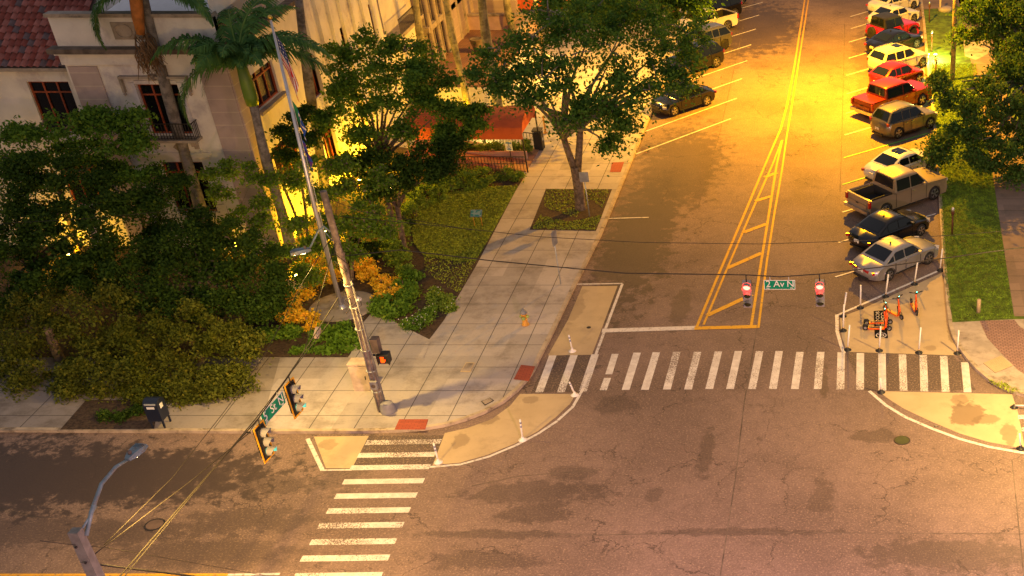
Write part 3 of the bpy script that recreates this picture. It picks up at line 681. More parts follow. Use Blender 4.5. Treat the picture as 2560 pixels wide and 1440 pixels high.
pl_ = tag(mb.build('planter', M['stone_dark'], loc=(c.x, c.y, 1.5)), 'dark urn planter standing on the brick terrace', 'planter')
# canopies
def canopy(label, x0, x1, y0, y1, zt, zb_, name='canopy', ribs=6, zg=ZT):
    root = thing(name, ((x0 + x1) / 2, (y0 + y1) / 2, zg), label, 'canopy')
    K = 8; yc = (y0 + y1) / 2; hy = (y1 - y0) / 2; prof = [(y0, zb_ - .35), (y0, zb_)] + [(yc - hy * math.cos(math.pi * k / K), zb_ + (zt - zb_) * math.sin(math.pi * k / K)) for k in range(1, K)] + [(y1, zb_), (y1, zb_ - .35)]
    n = len(prof); NX = ribs * 4; vs = []
    for i in range(NX + 1):
        sag = .05 * math.sin(math.pi * (i % 4) / 4)
        x = x0 + (x1 - x0) * i / NX
        for j, (y, z) in enumerate(prof): vs.append((x, y, z - (sag if 0 < j < n - 1 else 0)))
    mb = MB(); mb.add(vs, [(i * n + j, (i + 1) * n + j, (i + 1) * n + j + 1, i * n + j + 1) for i in range(NX) for j in range(n - 1)])
    mb.add([(x1, y, z) for y, z in prof[1:-1]], [tuple(range(n - 2))])
    mb.build('fabric_cover', M['canvas'], root, sharp=25)
    for x in (x0 + .1, x1 - .05):
        for y in (y0 + .04, y1 - .04):
            m2 = MB(); m2.box((x, y, (zg + zb_) / 2), (.07, .07, zb_ - zg)); m2.build('post', M['iron'], root)
    m2 = MB()
    for y in (y0 + .04, y1 - .04): m2.box(((x0 + x1) / 2, y, zb_ - .02), (x1 - x0, .04, .05))
    m2.build('frame', M['iron'], root)
    return root
cA = G(1316, 437); cB = G(1352, 385)
canopy('red fabric canopy with black posts over the lit ramp beside the pavement', cA.x - 6.5, cA.x + .15, cA.y, cB.y + .3, 3.25, 2.45)
c2 = G(1500, 110)
canopy('dark red canopy partly hidden behind the oak crown further up the pavement', c2.x - 6.5, c2.x - 2.5, c2.y + .5, c2.y + 3.0, 3.6, 2.7, zg=ZT)
canopy('long red canopy glimpsed behind the palms at the top', G(1230, 120).x - 1, G(1230, 120).x + 9, G(1230, 120).y + 3, G(1230, 120).y + 5.5, 3.6, 2.7)
# ramp and railing
rp = thing('access_ramp', (cA.x - 4, cA.y + 1, ZT), 'terracotta access ramp with black picket railing under the red canopy', 'ramp')
ya, yb = cA.y + .1, cB.y + .4
mb = MB(); mb.add([(cA.x, ya, ZT), (cA.x - 7, ya, ZT), (cA.x - 7, ya, ZT + .85), (cA.x, ya, ZT + .05), (cA.x, yb, ZT), (cA.x - 7, yb, ZT), (cA.x - 7, yb, ZT + .85), (cA.x, yb, ZT + .05)], [(0, 1, 2, 3), (4, 7, 6, 5), (3, 2, 6, 7), (0, 3, 7, 4), (1, 5, 6, 2)]); mb.build('slab', M['ramp'], rp)
mb = MB(); mb.box((cA.x - 3.5, ya + .5 * (yb - ya), ZT + .3), (6.4, .18, .5)); mb.build('low_wall', M['stucco_pink'], rp)
for y in (ya - .05, yb):
    mb = MB()
    for k in range(38):
        x = cA.x - .1 - k * .18; z0 = ZT + .05 + (cA.x - x) * .114 if y > ya else ZT
        mb.box((x, y, z0 + .48), (.025, .025, .9))
    mb.add([], [])
    z0, z1 = (ZT + .95, ZT + 1.0 + 7 * .114) if y > ya else (ZT + .93, ZT + .93)
    mb.tube([(cA.x, y, z0), (cA.x - 7, y, z1)], .028, 6); mb.tube([(cA.x, y, z0 - .42), (cA.x - 7, y, z1 - .42)], .02, 6)
    mb.build('railing', M['iron'], rp)
# row of lit bollards / slats behind the ramp
# ground flood near the ramp
def uplight(px, py, label, power, col=UPL, z=.35, up=True, y=None, emis=True):
    c = G(px, py); mb = MB(); mb.lathe([(.05, -.2), (.06, 0), (.11, .1), (.12, .16)], (c.x, c.y, z), 12); mb.cur = 1; mb.lathe([(.1, .162), (.1, .17)], (c.x, c.y, z), 12)
    f = tag(mb.build('flood_light', [M['iron'], M['lamp_on']], loc=(c.x, c.y, ZT)), label, 'flood light')
    lamp('flood_glow', (c.x, c.y, z + .25), col, power, .15, 'POINT')
# ------------------------------------------------------------------ vegetation
LD = 2.3
def blob_leaves(blobs, dens, size, seed, clump=.42, elong=1.7, droop=.0):
    rng = np.random.default_rng(seed); C = []; tips = []
    for (c, rx, rz) in blobs:
        c = np.array(c); nk = max(5, int(8.5 * rx * rx * (rz / rx)))
        for _ in range(nk):
            d = rng.normal(size=3); d /= np.linalg.norm(d); rr = rng.uniform(.35, 1.02) ** .6
            cc = c + d * rr * np.array([rx, rx, rz]); tips.append(cc)
            n = int(dens * LD * rng.uniform(.5, 1.3)); k = clump * rng.uniform(.6, 1.25)
            q = rng.normal(size=(n, 3)) * np.array([k, k, k * .6]) * .66
            # sprays radiating outward
            L = np.linalg.norm(q[:, :2], axis=1); q[:, 2] -= droop * L * L + .25 * L * L
            C.append(cc + q)
    return np.concatenate(C), tips
def tree(name, label, base, blobs, mat, dens=120, size=.13, seed=1, trunk_r=.22, bark='bark', cat='tree', group=None, fork=1.8, clump=.5, elong=1.7, stems=1, br=True, yfork=False, droop=.1, twigs=.28):
    root = thing(name, base, label, cat, group); rnd = random.Random(seed)
    C, tips = blob_leaves(blobs, dens, size, seed, clump, elong, droop)
    rng = np.random.default_rng(seed + 50); V, Fq = leaf_quads(C, size * .8, rng, elong)
    np_mesh('crown', V, Fq, M[mat], root)
    cz = sum(b[0][2] for b in blobs) / len(blobs); B = Vector(base)
    mb = MB(); bb = MB(); ctr = Vector((sum(b[0][0] for b in blobs) / len(blobs), sum(b[0][1] for b in blobs) / len(blobs), cz))
    forks = []
    if yfork:
        ft = B + Vector((.05, 0, 2.3)); mb.tube([B - Vector((0, 0, .1)), B + Vector((0, 0, .15)), B + Vector((.04, 0, 1.2)), ft + Vector((0, 0, .1))], [trunk_r * 1.45, trunk_r * 1.12, trunk_r, trunk_r * 1.05], 14)
        for sx in (-1, 1):
            t1 = ft + Vector((sx * (.42 if sx < 0 else .55), .1 * sx, 1.9 if sx < 0 else 2.4)); mb.tube([ft + Vector((sx * .04, 0, -.3)), ft.lerp(t1, .5) + Vector((sx * .06, 0, 0)), t1, t1 + Vector((sx * .5, 0, 1.3))], [trunk_r * .74, trunk_r * .66, trunk_r * .6, trunk_r * .45], 12); forks.append(t1)
    for k in range(0 if yfork else stems):
        a = 2 * math.pi * k / stems + .5; top = B + Vector((0, 0, fork)) + (ctr - B) * .12
        if stems > 1: top += Vector((math.cos(a) * .5, math.sin(a) * .3, rnd.uniform(-.1, .3)))
        b0 = B + Vector((math.cos(a), math.sin(a), 0)) * (.0 if stems == 1 else trunk_r * .8)
        mb.tube([b0 - Vector((0, 0, .1)), b0 + Vector((0, 0, .12)), b0.lerp(top, .5) + Vector((rnd.uniform(-.08, .08), rnd.uniform(-.08, .08), 0)), top], [trunk_r * 1.5, trunk_r * 1.08, trunk_r * .92, trunk_r * .82], 12)
        forks.append(top)
    mb.build('trunk', M[bark], root)
    if br:
        for i, (c, rx, rz) in enumerate(blobs):
            f = forks[i % len(forks)]; c = Vector(c); mid = f.lerp(c, .5) + Vector((rnd.uniform(-.3, .3), rnd.uniform(-.3, .3), rnd.uniform(0, .4)))
            c = f.lerp(c, .8) - Vector((0, 0, .1)); mid = f.lerp(c, .5) + Vector((rnd.uniform(-.3, .3), rnd.uniform(-.3, .3), rnd.uniform(0, .3)))
            bb.tube([f - Vector((0, 0, .2)), f.lerp(mid, .5) + Vector((0, 0, .1)), mid, c], [trunk_r * .5, trunk_r * .38, trunk_r * .26, trunk_r * .1], 7)
        for t in tips:
            if rnd.random() < twigs:
                t = Vector(t); j = min(blobs, key=lambda b: (Vector(b[0]) - t).length); c = Vector(j[0])
                m_ = c.lerp(t, .5) + Vector((rnd.uniform(-.15, .15), rnd.uniform(-.15, .15), .12)); bb.tube([c.lerp(t, .1), m_, t + (t - c) * .12], [.045, .03, .014], 5)
        bb.build('branches', M[bark if not twigs > .4 else 'twig'], root)
    return root
def bl(lst, rr, rz=None):
    out = []
    for it in lst:
        px, py, Y = it[:3]; r = it[3] if len(it) > 3 else rr; p = AY(px, py, Y); out.append(((p.x, p.y, p.z), r, (rz or .62) * r))
    return out
tree('oak_tree', 'forked oak in the kerbside planting bed with a broad crown over the avenue pavement', tuple(G(1452, 522, ZT)),
     bl([(1255, 175, 60.5), (1330, 90, 62, 1.5), (1450, 70, 64), (1560, 60, 66), (1640, 95, 65), (1705, 70, 66, 1.3), (1735, 115, 66, 1.0), (1640, 185, 63, 1.2), (1560, 225, 61, 1.3), (1460, 225, 60, 1.3), (1355, 200, 59.5, 1.3),
         (1250, 225, 59.5, 1.0), (1420, 140, 61), (1530, 130, 62.5, 1.2), (1470, 285, 59.5, 1.1), (1425, 300, 59, .7), (1545, 315, 60, .7), (1545, 265, 60, .9), (1490, 20, 66, 1.7), (1370, 30, 64, 1.5), (1600, 20, 67, 1.5), (1690, 165, 64, 1.0), (1625, 225, 61, .8), (1330, 255, 59, .8), (1700, 210, 63, .6), (1525, 355, 60, .45), (1250, 120, 62, 1.1)], 1.5, .55),
     'leaf_oak', dens=70, size=.14, seed=11, trunk_r=.27, fork=2.9, stems=2, twigs=.5, clump=.55, yfork=True)
tree('oak_tree', 'dark oak with a red brown trunk at the top behind the left parking row', tuple(G(1690, 60, ZT)), bl([(1640, 5, 76), (1560, -10, 76), (1500, 10, 74), (1720, -20, 78), (1650, -60, 78), (1560, -70, 77), (1740, -60, 79), (1420, -20, 76)], 1.9), 'leaf_oak', dens=90, size=.17, seed=12, trunk_r=.45, bark='bark_red', fork=2.5)
tree('oak_tree', 'large oak filling the upper right corner with scattered russet leaves', tuple(G(2620, 330, ZT)),
     bl([(2365, 225, 69, .8), (2405, 255, 69, 1.1), (2455, 285, 69, 1.3), (2505, 245, 70, 1.4), (2550, 300, 70, 1.5), (2520, 350, 68, 1.2), (2455, 350, 68, 1.0), (2395, 335, 68, .9), (2355, 355, 68, .6), (2340, 385, 67.5, .35), (2480, 400, 67, .7), (2555, 160, 73, 1.5), (2500, 190, 73, 1.1),
         (2430, 25, 78, 1.3), (2485, 40, 78, 1.5), (2545, 70, 77, 1.6), (2420, 85, 78, .7), (2480, 90, 79, .9), (2515, 120, 76, 1.1), (2555, 385, 66, 1.0), (2600, 250, 70, 2), (2600, 120, 74, 2), (2540, 430, 66, .6), (2455, 215, 71, .8), (2350, 200, 70, .35), (2440, 395, 67, .5), (2600, 20, 76, 2), (2490, -20, 79, 1.6)], 1.4, .55),
     'leaf_oakr', dens=105, size=.15, seed=13, trunk_r=.4, fork=3, twigs=.5, clump=.5)
# street-side trees at lower left
tree('street_tree', 'dense olive-lit tree leftmost along the side street pavement', tuple(G(150, 900, ZT)),
     bl([(30, 950, 45.5), (110, 1000, 44.6, .9), (200, 990, 44.6, 1.0), (280, 1000, 44.6, .8), (120, 920, 46), (220, 900, 46), (320, 930, 45.2, 1.0), (370, 870, 46.3, .8), (280, 830, 47), (150, 830, 47.2), (40, 860, 46.8), (350, 800, 47.5, .9), (250, 760, 48), (100, 760, 48.2), (-20, 800, 48), (300, 890, 45.6, .9), (60, 1015, 44.4, .6), (-40, 990, 45, 1), (150, 1025, 44.2, .5), (235, 1030, 44.2, .6), (310, 1030, 44.2, .5), (180, 960, 44.8, .9), (270, 950, 44.8, .9)], 1.15, .7), 'leaf_street', dens=150, size=.11, seed=21, trunk_r=.2, fork=1.6, clump=.42, droop=.5, twigs=.12, br=False)
tree('street_tree', 'rounded olive-lit tree above the blue mailbox', tuple(G(500, 900, ZT)),
     bl([(430, 925, 45.3, .9), (500, 960, 44.8, .9), (560, 940, 44.9, .8), (600, 880, 45.8, .8), (540, 860, 46.2), (460, 860, 46.2, .9), (420, 985, 44.4, .6), (385, 1000, 44.2, .45), (455, 985, 44.3, .7), (350, 985, 44.3, .6), (445, 1022, 43.9, .42), (372, 1022, 43.9, .4), (490, 1015, 44.2, .5), (530, 1000, 44.3, .6), (440, 1010, 44.3, .4), (560, 975, 44.5, .7), (590, 940, 45, .6), (560, 800, 47, .9), (480, 800, 47, .9), (615, 830, 46.6, .6), (410, 820, 46.8, .6)], .95, .7), 'leaf_street', dens=165, size=.11, seed=22, trunk_r=.17, fork=1.5, clump=.40, droop=.5, twigs=.12, br=False)
tree('garden_tree', 'dark dome of a tree in the middle of the garden behind the street trees', tuple(G(540, 850, ZT)),
     bl([(430, 690, 49.5), (520, 650, 50), (600, 640, 50.3), (655, 690, 49.6, .9), (570, 720, 49), (360, 730, 49), (310, 670, 50), (480, 590, 51, 1.2), (410, 620, 51), (650, 620, 50.8, .9), (560, 590, 51.2, .9), (470, 760, 48.2, 1.0), (640, 760, 48.4, .8), (560, 770, 48), (690, 720, 49.4, .5), (340, 600, 51.3), (270, 720, 49.3)], 1.2, .65), 'leaf_dark', dens=150, size=.11, seed=23, trunk_r=.2, fork=2, clump=.45, droop=.3, twigs=.1)
tree('garden_tree', 'dark tree at the left edge of the garden below the bright-leaved one', tuple(G(120, 800, ZT)),
     bl([(40, 640, 50), (120, 580, 51), (210, 610, 50.5), (30, 540, 52), (150, 490, 52.6), (250, 540, 51.8), (90, 430, 53.4), (210, 430, 53.4), (130, 680, 49.4), (220, 680, 49.3), (10, 460, 53), (300, 480, 52.6, 1.0), (-40, 600, 51), (350, 520, 52, .9), (20, 720, 49)], 1.25, .65), 'leaf_dark', dens=140, size=.12, seed=24, trunk_r=.2, fork=2, clump=.45, twigs=.12)
tree('garden_tree', 'bright green leafy tree against the left wing of the building', tuple(G(200, 640, ZT)),
     bl([(20, 330, 55, .8), (100, 320, 55.3, .8), (190, 315, 55.3, .8), (275, 300, 55.5, .7), (330, 290, 55.4, .5), (300, 360, 55, .9), (200, 380, 55, .9), (110, 380, 55, .8), (340, 350, 54.8, .5), (345, 430, 54.4, .8), (30, 400, 55, .8), (280, 430, 54.6, .7), (240, 280, 55.6, .4)], .8, .6), 'leaf_mid', dens=120, size=.13, seed=25, trunk_r=.14, fork=3, clump=.42, twigs=.15)
tree('garden_tree', 'fine grey green small tree in front of the lower pavilion window', tuple(G(400, 720, ZT)),
     bl([(420, 500, 53.5, .8), (480, 530, 53.2, .8), (380, 450, 54, .8), (400, 560, 52.8, .8), (450, 460, 53.8, .5), (510, 570, 52.6, .6), (350, 500, 53.4, .8)], .8, .6), 'leaf_dark', dens=130, size=.10, seed=26, trunk_r=.12, fork=2.5, clump=.4)
GM = 'flowering crape myrtles beside the building'
tree('crape_myrtle', 'sparse flowering myrtle between the two nearer palms with lit wall showing through', tuple(G(625, 700, ZT)),
     bl([(575, 420, 56, .5), (625, 430, 56, .5), (560, 480, 55.5, .6), (640, 500, 55.5, .6), (590, 540, 55, .55), (660, 560, 55, .5), (560, 590, 54.4, .5), (620, 610, 54.2, .45), (700, 620, 54, .5), (670, 440, 56, .35), (530, 440, 55.8, .35)], .5, .7), 'leaf_myrtle', dens=70, size=.12, seed=31, trunk_r=.05, fork=1.2, stems=4, clump=.33, cat='small tree', group=GM, twigs=.3)
tree('crape_myrtle', 'full flowering myrtle behind the flagpole and utility pole', tuple(G(880, 700, ZT)),
     bl([(800, 420, 56.5, .8), (860, 400, 56.6, .8), (800, 490, 55.8, .8), (870, 480, 56, .9), (930, 510, 55.6, .8), (960, 560, 55, .7), (890, 570, 54.8, .8), (830, 560, 54.9, .7), (950, 450, 56.5, .7), (790, 610, 54.2, .6), (740, 560, 54.6, .5), (860, 630, 54, .6), (770, 680, 53.4, .5), (740, 450, 56.6, .5)], .8, .65), 'leaf_myrtle', dens=110, size=.12, seed=32, trunk_r=.06, fork=1.2, stems=4, clump=.40, cat='small tree', group=GM)
tree('crape_myrtle', 'thin branching myrtle on the lit facade right of the green-necked palm', tuple(G(770, 620, ZT)),
     bl([(745, 300, 58.6, .5), (710, 330, 58.4, .4), (770, 350, 58.2, .5), (715, 390, 57.8, .4), (770, 280, 59, .4), (740, 350, 58, .35)], .45, .6), 'leaf_dark', dens=80, size=.12, seed=33, trunk_r=.07, fork=3, stems=2, clump=.35, cat='small tree', group=GM)
tree('broadleaf_tree', 'tall dark round-crowned tree left of the red canopy with glowing light behind it', tuple(G(990, 600, ZT)),
     bl([(880, 125, 61.5, 1.1), (945, 105, 62, 1.0), (1010, 130, 61.6, 1.1), (860, 190, 60.6, 1.0), (935, 190, 60.6, 1.2), (1020, 190, 60.6, 1.2), (1075, 160, 61.5, .9), (1095, 220, 60.6, .9), (1040, 265, 60), (960, 270, 59.7), (880, 260, 59.8, .9), (830, 300, 59.4, .7), (1110, 265, 60, .55), (1000, 330, 59, .6), (910, 330, 59, .5), (840, 230, 60.4, .6)], 1.05, .62), 'leaf_mid', dens=115, size=.13, seed=41, trunk_r=.2, fork=3.2, clump=.46, twigs=.2)
tree('broadleaf_tree', 'low dark spreading tree between the round-crowned tree and the garden hedge', tuple(G(1010, 620, ZT)),
     bl([(960, 400, 58, 1.0), (1030, 390, 58.2, 1.0), (1090, 390, 58.6, .9), (1130, 370, 58.8, .6), (1000, 440, 57.4, .9), (1060, 430, 57.8, .8), (940, 460, 57, .8), (1100, 415, 58, .5), (890, 410, 58, .6)], .9, .6), 'leaf_dark', dens=140, size=.13, seed=42, trunk_r=.16, fork=1.8, clump=.45, twigs=.1)
tree('broadleaf_tree', 'small yellow-lit tree leaning over the left end of the red canopy', tuple(G(1150, 440, ZT)),
     bl([(1150, 320, 60, .7), (1185, 300, 60.4, .6), (1120, 320, 60, .6), (1150, 275, 61, .4), (1110, 350, 59.4, .5), (1205, 270, 61, .35)], .55, .55), 'leaf_mid', dens=90, size=.13, seed=43, trunk_r=.08, fork=1.8, clump=.36)
# palms
def palm(label, basepx, toppx, r0, r1, bark, base_z=ZT, crown=0, shaft=None, seed=1, nfr=14, flen=3.2, group='royal palms beside the building', headz=None):
    B = G(*basepx, base_z); T = AY(toppx[0], toppx[1], B.y + .2) if headz is None else None
    root = thing('palm_tree', B, label, 'palm tree', group); rnd = random.Random(seed)
    mb = MB(); N_ = 14; pts = [B.lerp(T, i / N_) + Vector((.05 * math.sin(i * .5), 0, 0)) for i in range(N_ + 1)]
    mb.tube(pts, [(r0 * 1.25 if i == 0 else r0 + (r1 - r0) * i / N_ + .02 * math.sin(i * .9)) for i in range(N_ + 1)], 14); mb.build('trunk', M[bark], root)
    top = T.copy()
    if shaft:
        h = 2.1; mb = MB(); mb.tube([T, T + Vector((0, 0, .4)), T + Vector((0, 0, 1.1)), T + Vector((0, 0, h))], [r1 * 1.35, r1 * 1.5, r1 * 1.4, r1 * 1.0], 14); mb.build('crownshaft', M[shaft], root); top = T + Vector((0, 0, h - .2))
    if crown:
        rng = np.random.default_rng(seed); VV = []; rb = MB()
        for k in range(nfr):
            a = 2 * math.pi * k / nfr + rnd.uniform(-.2, .2); el = rnd.choice((.25, .55, .9, 1.25)) + rnd.uniform(-.1, .1); L = flen * rnd.uniform(.85, 1.1)
            if math.sin(a) < -.25: el = 1.3 if k % 2 else 1.1; L *= .6
            d = Vector((math.cos(a), math.sin(a), 0)); p = top.copy(); pts = [p.copy()]; ang = el
            for i in range(16):
                p = p + (d * math.cos(ang) + Vector((0, 0, 1)) * math.sin(ang)) * (L / 16); ang -= .12 + .02 * (1.2 - el); pts.append(p.copy())
            rb.tube(pts, [.05 * (1 - i / 18) + .008 for i in range(17)], 5)
            side = Vector((-d.y, d.x, 0))
            for i in range(1, 17):
                for s_ in (-1, 1):
                    for q in range(6):
                        base = pts[i - 1].lerp(pts[i], q / 6); tdir = (pts[i] - pts[i - 1]).normalized(); t_ = i / 16
                        ll = (.95 * math.sin(math.pi * min(1, t_ * .9 + .12)) + .15) * rnd.uniform(.85, 1.1)
                        dr = (side * s_ * .8 + tdir * .55 + Vector((0, 0, rnd.uniform(-.25, .35)))).normalized()
                        m1 = base + dr * ll * .5; e1_ = m1 + (dr + Vector((0, 0, -1.1))).normalized() * ll * .5; wv = tdir * .033
                        VV += [base - wv, base + wv, m1 + wv * 1.2, m1 - wv * 1.2, m1 - wv * 1.2, m1 + wv * 1.2, e1_ + wv * .3, e1_ - wv * .3]
        rb.build('frond_stem', M['crownshaft'], root)
        V = np.array([tuple(v) for v in VV]); np_mesh('fronds', V, np.arange(len(V)).reshape(-1, 4), M['leaf_palm'], root)
    return root, top
palm('tall leaning grey palm with shaggy brown leaf bases in front of the pavilion window', (530, 640), (352, -25), .30, .20, 'palm_grey', crown=1, seed=3, nfr=13, flen=4.0)
pr_, ptop = palm('palm with bright green crownshaft and full feathery crown beside the building corner', (735, 655), (632, 262), .27, .20, 'palm_grey', crown=1, shaft='crownshaft', seed=5, nfr=20, flen=4.6)
palm('grey palm half hidden by fronds right of the flagpole', (822, 560), (742, -30), .25, .20, 'palm_grey', seed=6)
palm('slender yellow-lit palm trunk beside the terrace steps', (1175, 300), (1108, -30), .21, .18, 'palm_tan', seed=7)
palm('thick yellow-lit palm trunk in front of the terrace parapet', (1250, 318), (1200, -30), .30, .26, 'palm_tan', seed=8)
palm('mossy palm trunk against the carved entrance surround', (1075, 250), (1035, -30), .24, .2, 'palm_tan', seed=9)
palm('yellow-lit palm trunk just right of the terrace corner', (1290, 130), (1262, -30), .27, .24, 'palm_tan', seed=10)
palm('distant palm trunk rightmost of the row in front of the far canopy', (1326, 90), (1310, -30), .25, .22, 'palm_tan', seed=14)
# shaggy dead leaf bases on the leaning palm
B_ = G(530, 640, ZT); T_ = AY(345, 40, B_.y + .3); rt = [o for o in bpy.data.objects if o.name.startswith('palm_tree')][0]
mb = MB(); hd_ = AY(352, 20, B_.y + .2); mb.tube([AY(352, 85, B_.y - .25), AY(345, 45, B_.y - .25), AY(340, 0, B_.y - .25), AY(338, -25, B_.y - .2)], [.17, .25, .27, .2], 12); mb.build('leaf_base', M['orange_shaft'], rt)
mb = MB(); rnd = random.Random(8)
for k in range(60):
    s0 = AY(358 + rnd.uniform(-20, 22), 75 + rnd.uniform(0, 60), B_.y - .1 + rnd.uniform(-.2, .2)); mb.tube([s0, s0 + Vector((rnd.uniform(-.3, .3), rnd.uniform(-.25, .1), -.3)), s0 + Vector((rnd.uniform(-.4, .5), rnd.uniform(-.3, .1), -.9 - rnd.random() * .5))], [.03, .035, .01], 4)
mb.build('dead_fronds', M['dryfrond'], rt)
# hedges, crotons, ferns
def shrub(name, label, cpx, items, mat, dens=120, size=.07, seed=1, clump=.22, cat='shrub', group=None, flowers=0, fmat='flower_white', zlift=0):
    c = G(*cpx, ZT); root = thing(name, c, label, cat, group); blobs = []
    for it in items:
        px, py, r = it[:3]; g = G(px, py, ZT); blobs.append(((g.x, g.y, ZT + r * .75 + zlift), r, r * .8))
    C, tips = blob_leaves(blobs, dens, size, seed, clump, 1.6, .2); C[:, 2] = np.maximum(C[:, 2], ZT + .02)
    V, Fq = leaf_quads(C, size, np.random.default_rng(seed), 1.6); np_mesh('foliage', V, Fq, M[mat], root)
    rnd = random.Random(seed)
    for b in blobs:
        mb = MB(); g = Vector((b[0][0], b[0][1], ZT))
        for k in range(4): mb.tube([g + Vector((rnd.uniform(-.05, .05), rnd.uniform(-.05, .05), -.05)), g + Vector((rnd.uniform(-.3, .3) * b[1], rnd.uniform(-.3, .3) * b[1], b[1]))], [.02, .01], 5)
        mb.build('stem', M['bark'], root)
    if flowers:
        rng = np.random.default_rng(seed + 9); idx = rng.choice(len(C), flowers); P = C[idx] + np.array([0, 0, .06]); P[:, 2] += .05; V, Fq = leaf_quads(P, .07, rng, 1.0, 1); np_mesh('blossom', V, Fq, M[fmat], root)
    return root
CG = 'yellow orange croton shrubs around the flagpole'
for i, (lb, px, it) in enumerate([
    ('brightest yellow croton left of the flagpole paving', (740, 765), [(735, 752, .45), (712, 740, .38), (762, 748, .35), (725, 775, .38)]),
    ('orange croton at the lower left rim of the flagpole paving', (755, 805), [(745, 800, .38), (770, 808, .35), (722, 805, .33), (780, 825, .3)]),
    ('glowing croton directly behind the flagpole base', (820, 712), [(812, 705, .38), (840, 700, .36), (795, 718, .32)]),
    ('orange croton behind the paving between both poles', (905, 695), [(895, 688, .42), (925, 692, .40), (910, 672, .35)]),
    ('rounded orange croton right of the flagpole paving', (968, 738), [(955, 720, .42), (978, 735, .42), (962, 752, .35), (985, 712, .32)]),
    ('darker croton further left behind the bright one', (770, 690), [(765, 690, .35), (780, 665, .33), (745, 690, .3)])]):
    shrub('croton_shrub', lb, px, it, 'leaf_croton', dens=70, size=.09, seed=60 + i, clump=.2, group=CG)
for i, (lb, px, it) in enumerate([
    ('low fern clump below the flagpole paving left of the utility pole', (810, 845), [(800, 845, .32), (830, 838, .34), (860, 832, .34), (885, 850, .3), (850, 860, .25)]),
    ('fern row in the shade beside the street trees', (690, 840), [(670, 850, .35), (700, 835, .35), (730, 840, .3), (650, 800, .4), (690, 790, .35)]),
    ('green fern mound right of the flagpole paving', (975, 795), [(950, 785, .34), (975, 790, .38), (1000, 780, .36), (960, 765, .3)]),
    ('tall arching ferns between crotons and garden lawn', (1020, 735), [(1010, 720, .4), (1030, 700, .38), (1020, 750, .36), (1035, 735, .3)])]):
    shrub('fern_clump', lb, px, it, 'leaf_fern', dens=90, size=.10, seed=70 + i, clump=.24, cat='fern', group='ferns in the garden bed')
shrub('flower_bush', 'white-blossomed bush at the tip of the garden beside the pavement', (1060, 810), [(1035, 822, .3), (1060, 815, .34), (1080, 795, .34), (1050, 800, .3), (1025, 812, .22)], 'leaf_fern', dens=90, size=.07, seed=80, flowers=110, cat='flowering bush')
shrub('flower_bush', 'bushy green plant with few white blossoms above the blossomed bush', (1105, 760), [(1095, 770, .36), (1115, 755, .34), (1085, 745, .3), (1118, 775, .26)], 'leaf_hedge', dens=90, size=.08, seed=81, flowers=25, cat='flowering bush')
shrub('edging_plant', 'sprawling yellow green edging plants along the side street mulch', (800, 875), [(770, 878, .14), (800, 880, .15), (830, 882, .14), (870, 875, .2), (905, 868, .2), (930, 872, .18), (745, 880, .12)], 'leaf_fern', dens=40, size=.09, seed=82, clump=.16, cat='plant')
hg = [(1018, 690, .42), (1008, 665, .44), (1004, 640, .44), (1003, 612, .44), (1006, 585, .44), (1012, 558, .44), (1022, 532, .44), (1040, 508, .44), (1066, 488, .44), (1096, 474, .42), (985, 655, .42), (978, 625, .42), (980, 595, .42)]
shrub('hedge', 'dark green hedge strip curving along the left side of the garden lawn', (1000, 640), hg, 'leaf_hedge', dens=90, size=.07, seed=83, cat='hedge')
shrub('hedge', 'rounded hedge along the foot of the access ramp', (1230, 455), [(1160, 465, .5), (1195, 455, .5), (1230, 448, .5), (1262, 446, .48), (1290, 448, .42), (1130, 480, .5), (1100, 500, .5), (1065, 520, .5), (1040, 545, .48), (1180, 475, .4), (1215, 465, .38)], 'leaf_hedge', dens=100, size=.08, seed=84, cat='hedge')
shrub('hedge', 'dark hedge in the shadow between the two leafy trees', (960, 600), [(930, 640, .5), (900, 620, .5), (960, 610, .5), (1000, 570, .5), (940, 580, .5), (980, 540, .5), (870, 660, .45)], 'leaf_dark', dens=100, size=.09, seed=85, cat='hedge')
shrub('hedge', 'leafy hedge behind the railing under the red canopy', (1260, 392), [(1180, 395, .4), (1215, 393, .4), (1250, 390, .4), (1285, 388, .4), (1315, 385, .35)], 'leaf_hedge', dens=90, size=.08, seed=86, cat='hedge', zlift=.2)
mbx = [(340, 1035, .2), (300, 1050, .15), (260, 1045, .15)]
shrub('ground_plant', 'low dark plants in the mulch left of the mailbox', (300, 1045), mbx, 'leaf_dark', dens=40, size=.08, seed=87, cat='plant')
# ground cover
def scatter(name, poly, n, size, seed, z0, zh, mat, elong=3.0):
    P = gp(poly, ZT); xs = [p[0] for p in P]; ys = [p[1] for p in P]; rng = np.random.default_rng(seed)
    X = rng.uniform(min(xs), max(xs), n * 2); Y = rng.uniform(min(ys), max(ys), n * 2); ins = np.zeros(n * 2, bool); j = len(P) - 1
    for i in range(len(P)):
        xi, yi, xj, yj = *P[i], *P[j]
        ins ^= ((yi > Y) != (yj > Y)) & (X < (xj - xi) * (Y - yi) / ((yj - yi) or 1e-9) + xi); j = i
    X = X[ins][:n]; Y = Y[ins][:n]; C = np.stack([X, Y, z0 + rng.uniform(0, zh, len(X))], 1)
    V, Fq = leaf_quads(C, size, rng, elong, .1); V[:, 2] = np.maximum(V[:, 2], z0 - .01)
    return tag(np_mesh(name, V, Fq, M[mat]), kind='stuff')
tag(scatter('groundcover', lawn_l, 26000, .05, 91, ZT + .03, .07, 'gcover', 1.6), 'low green groundcover leaves carpeting the garden lawn', kind='stuff')
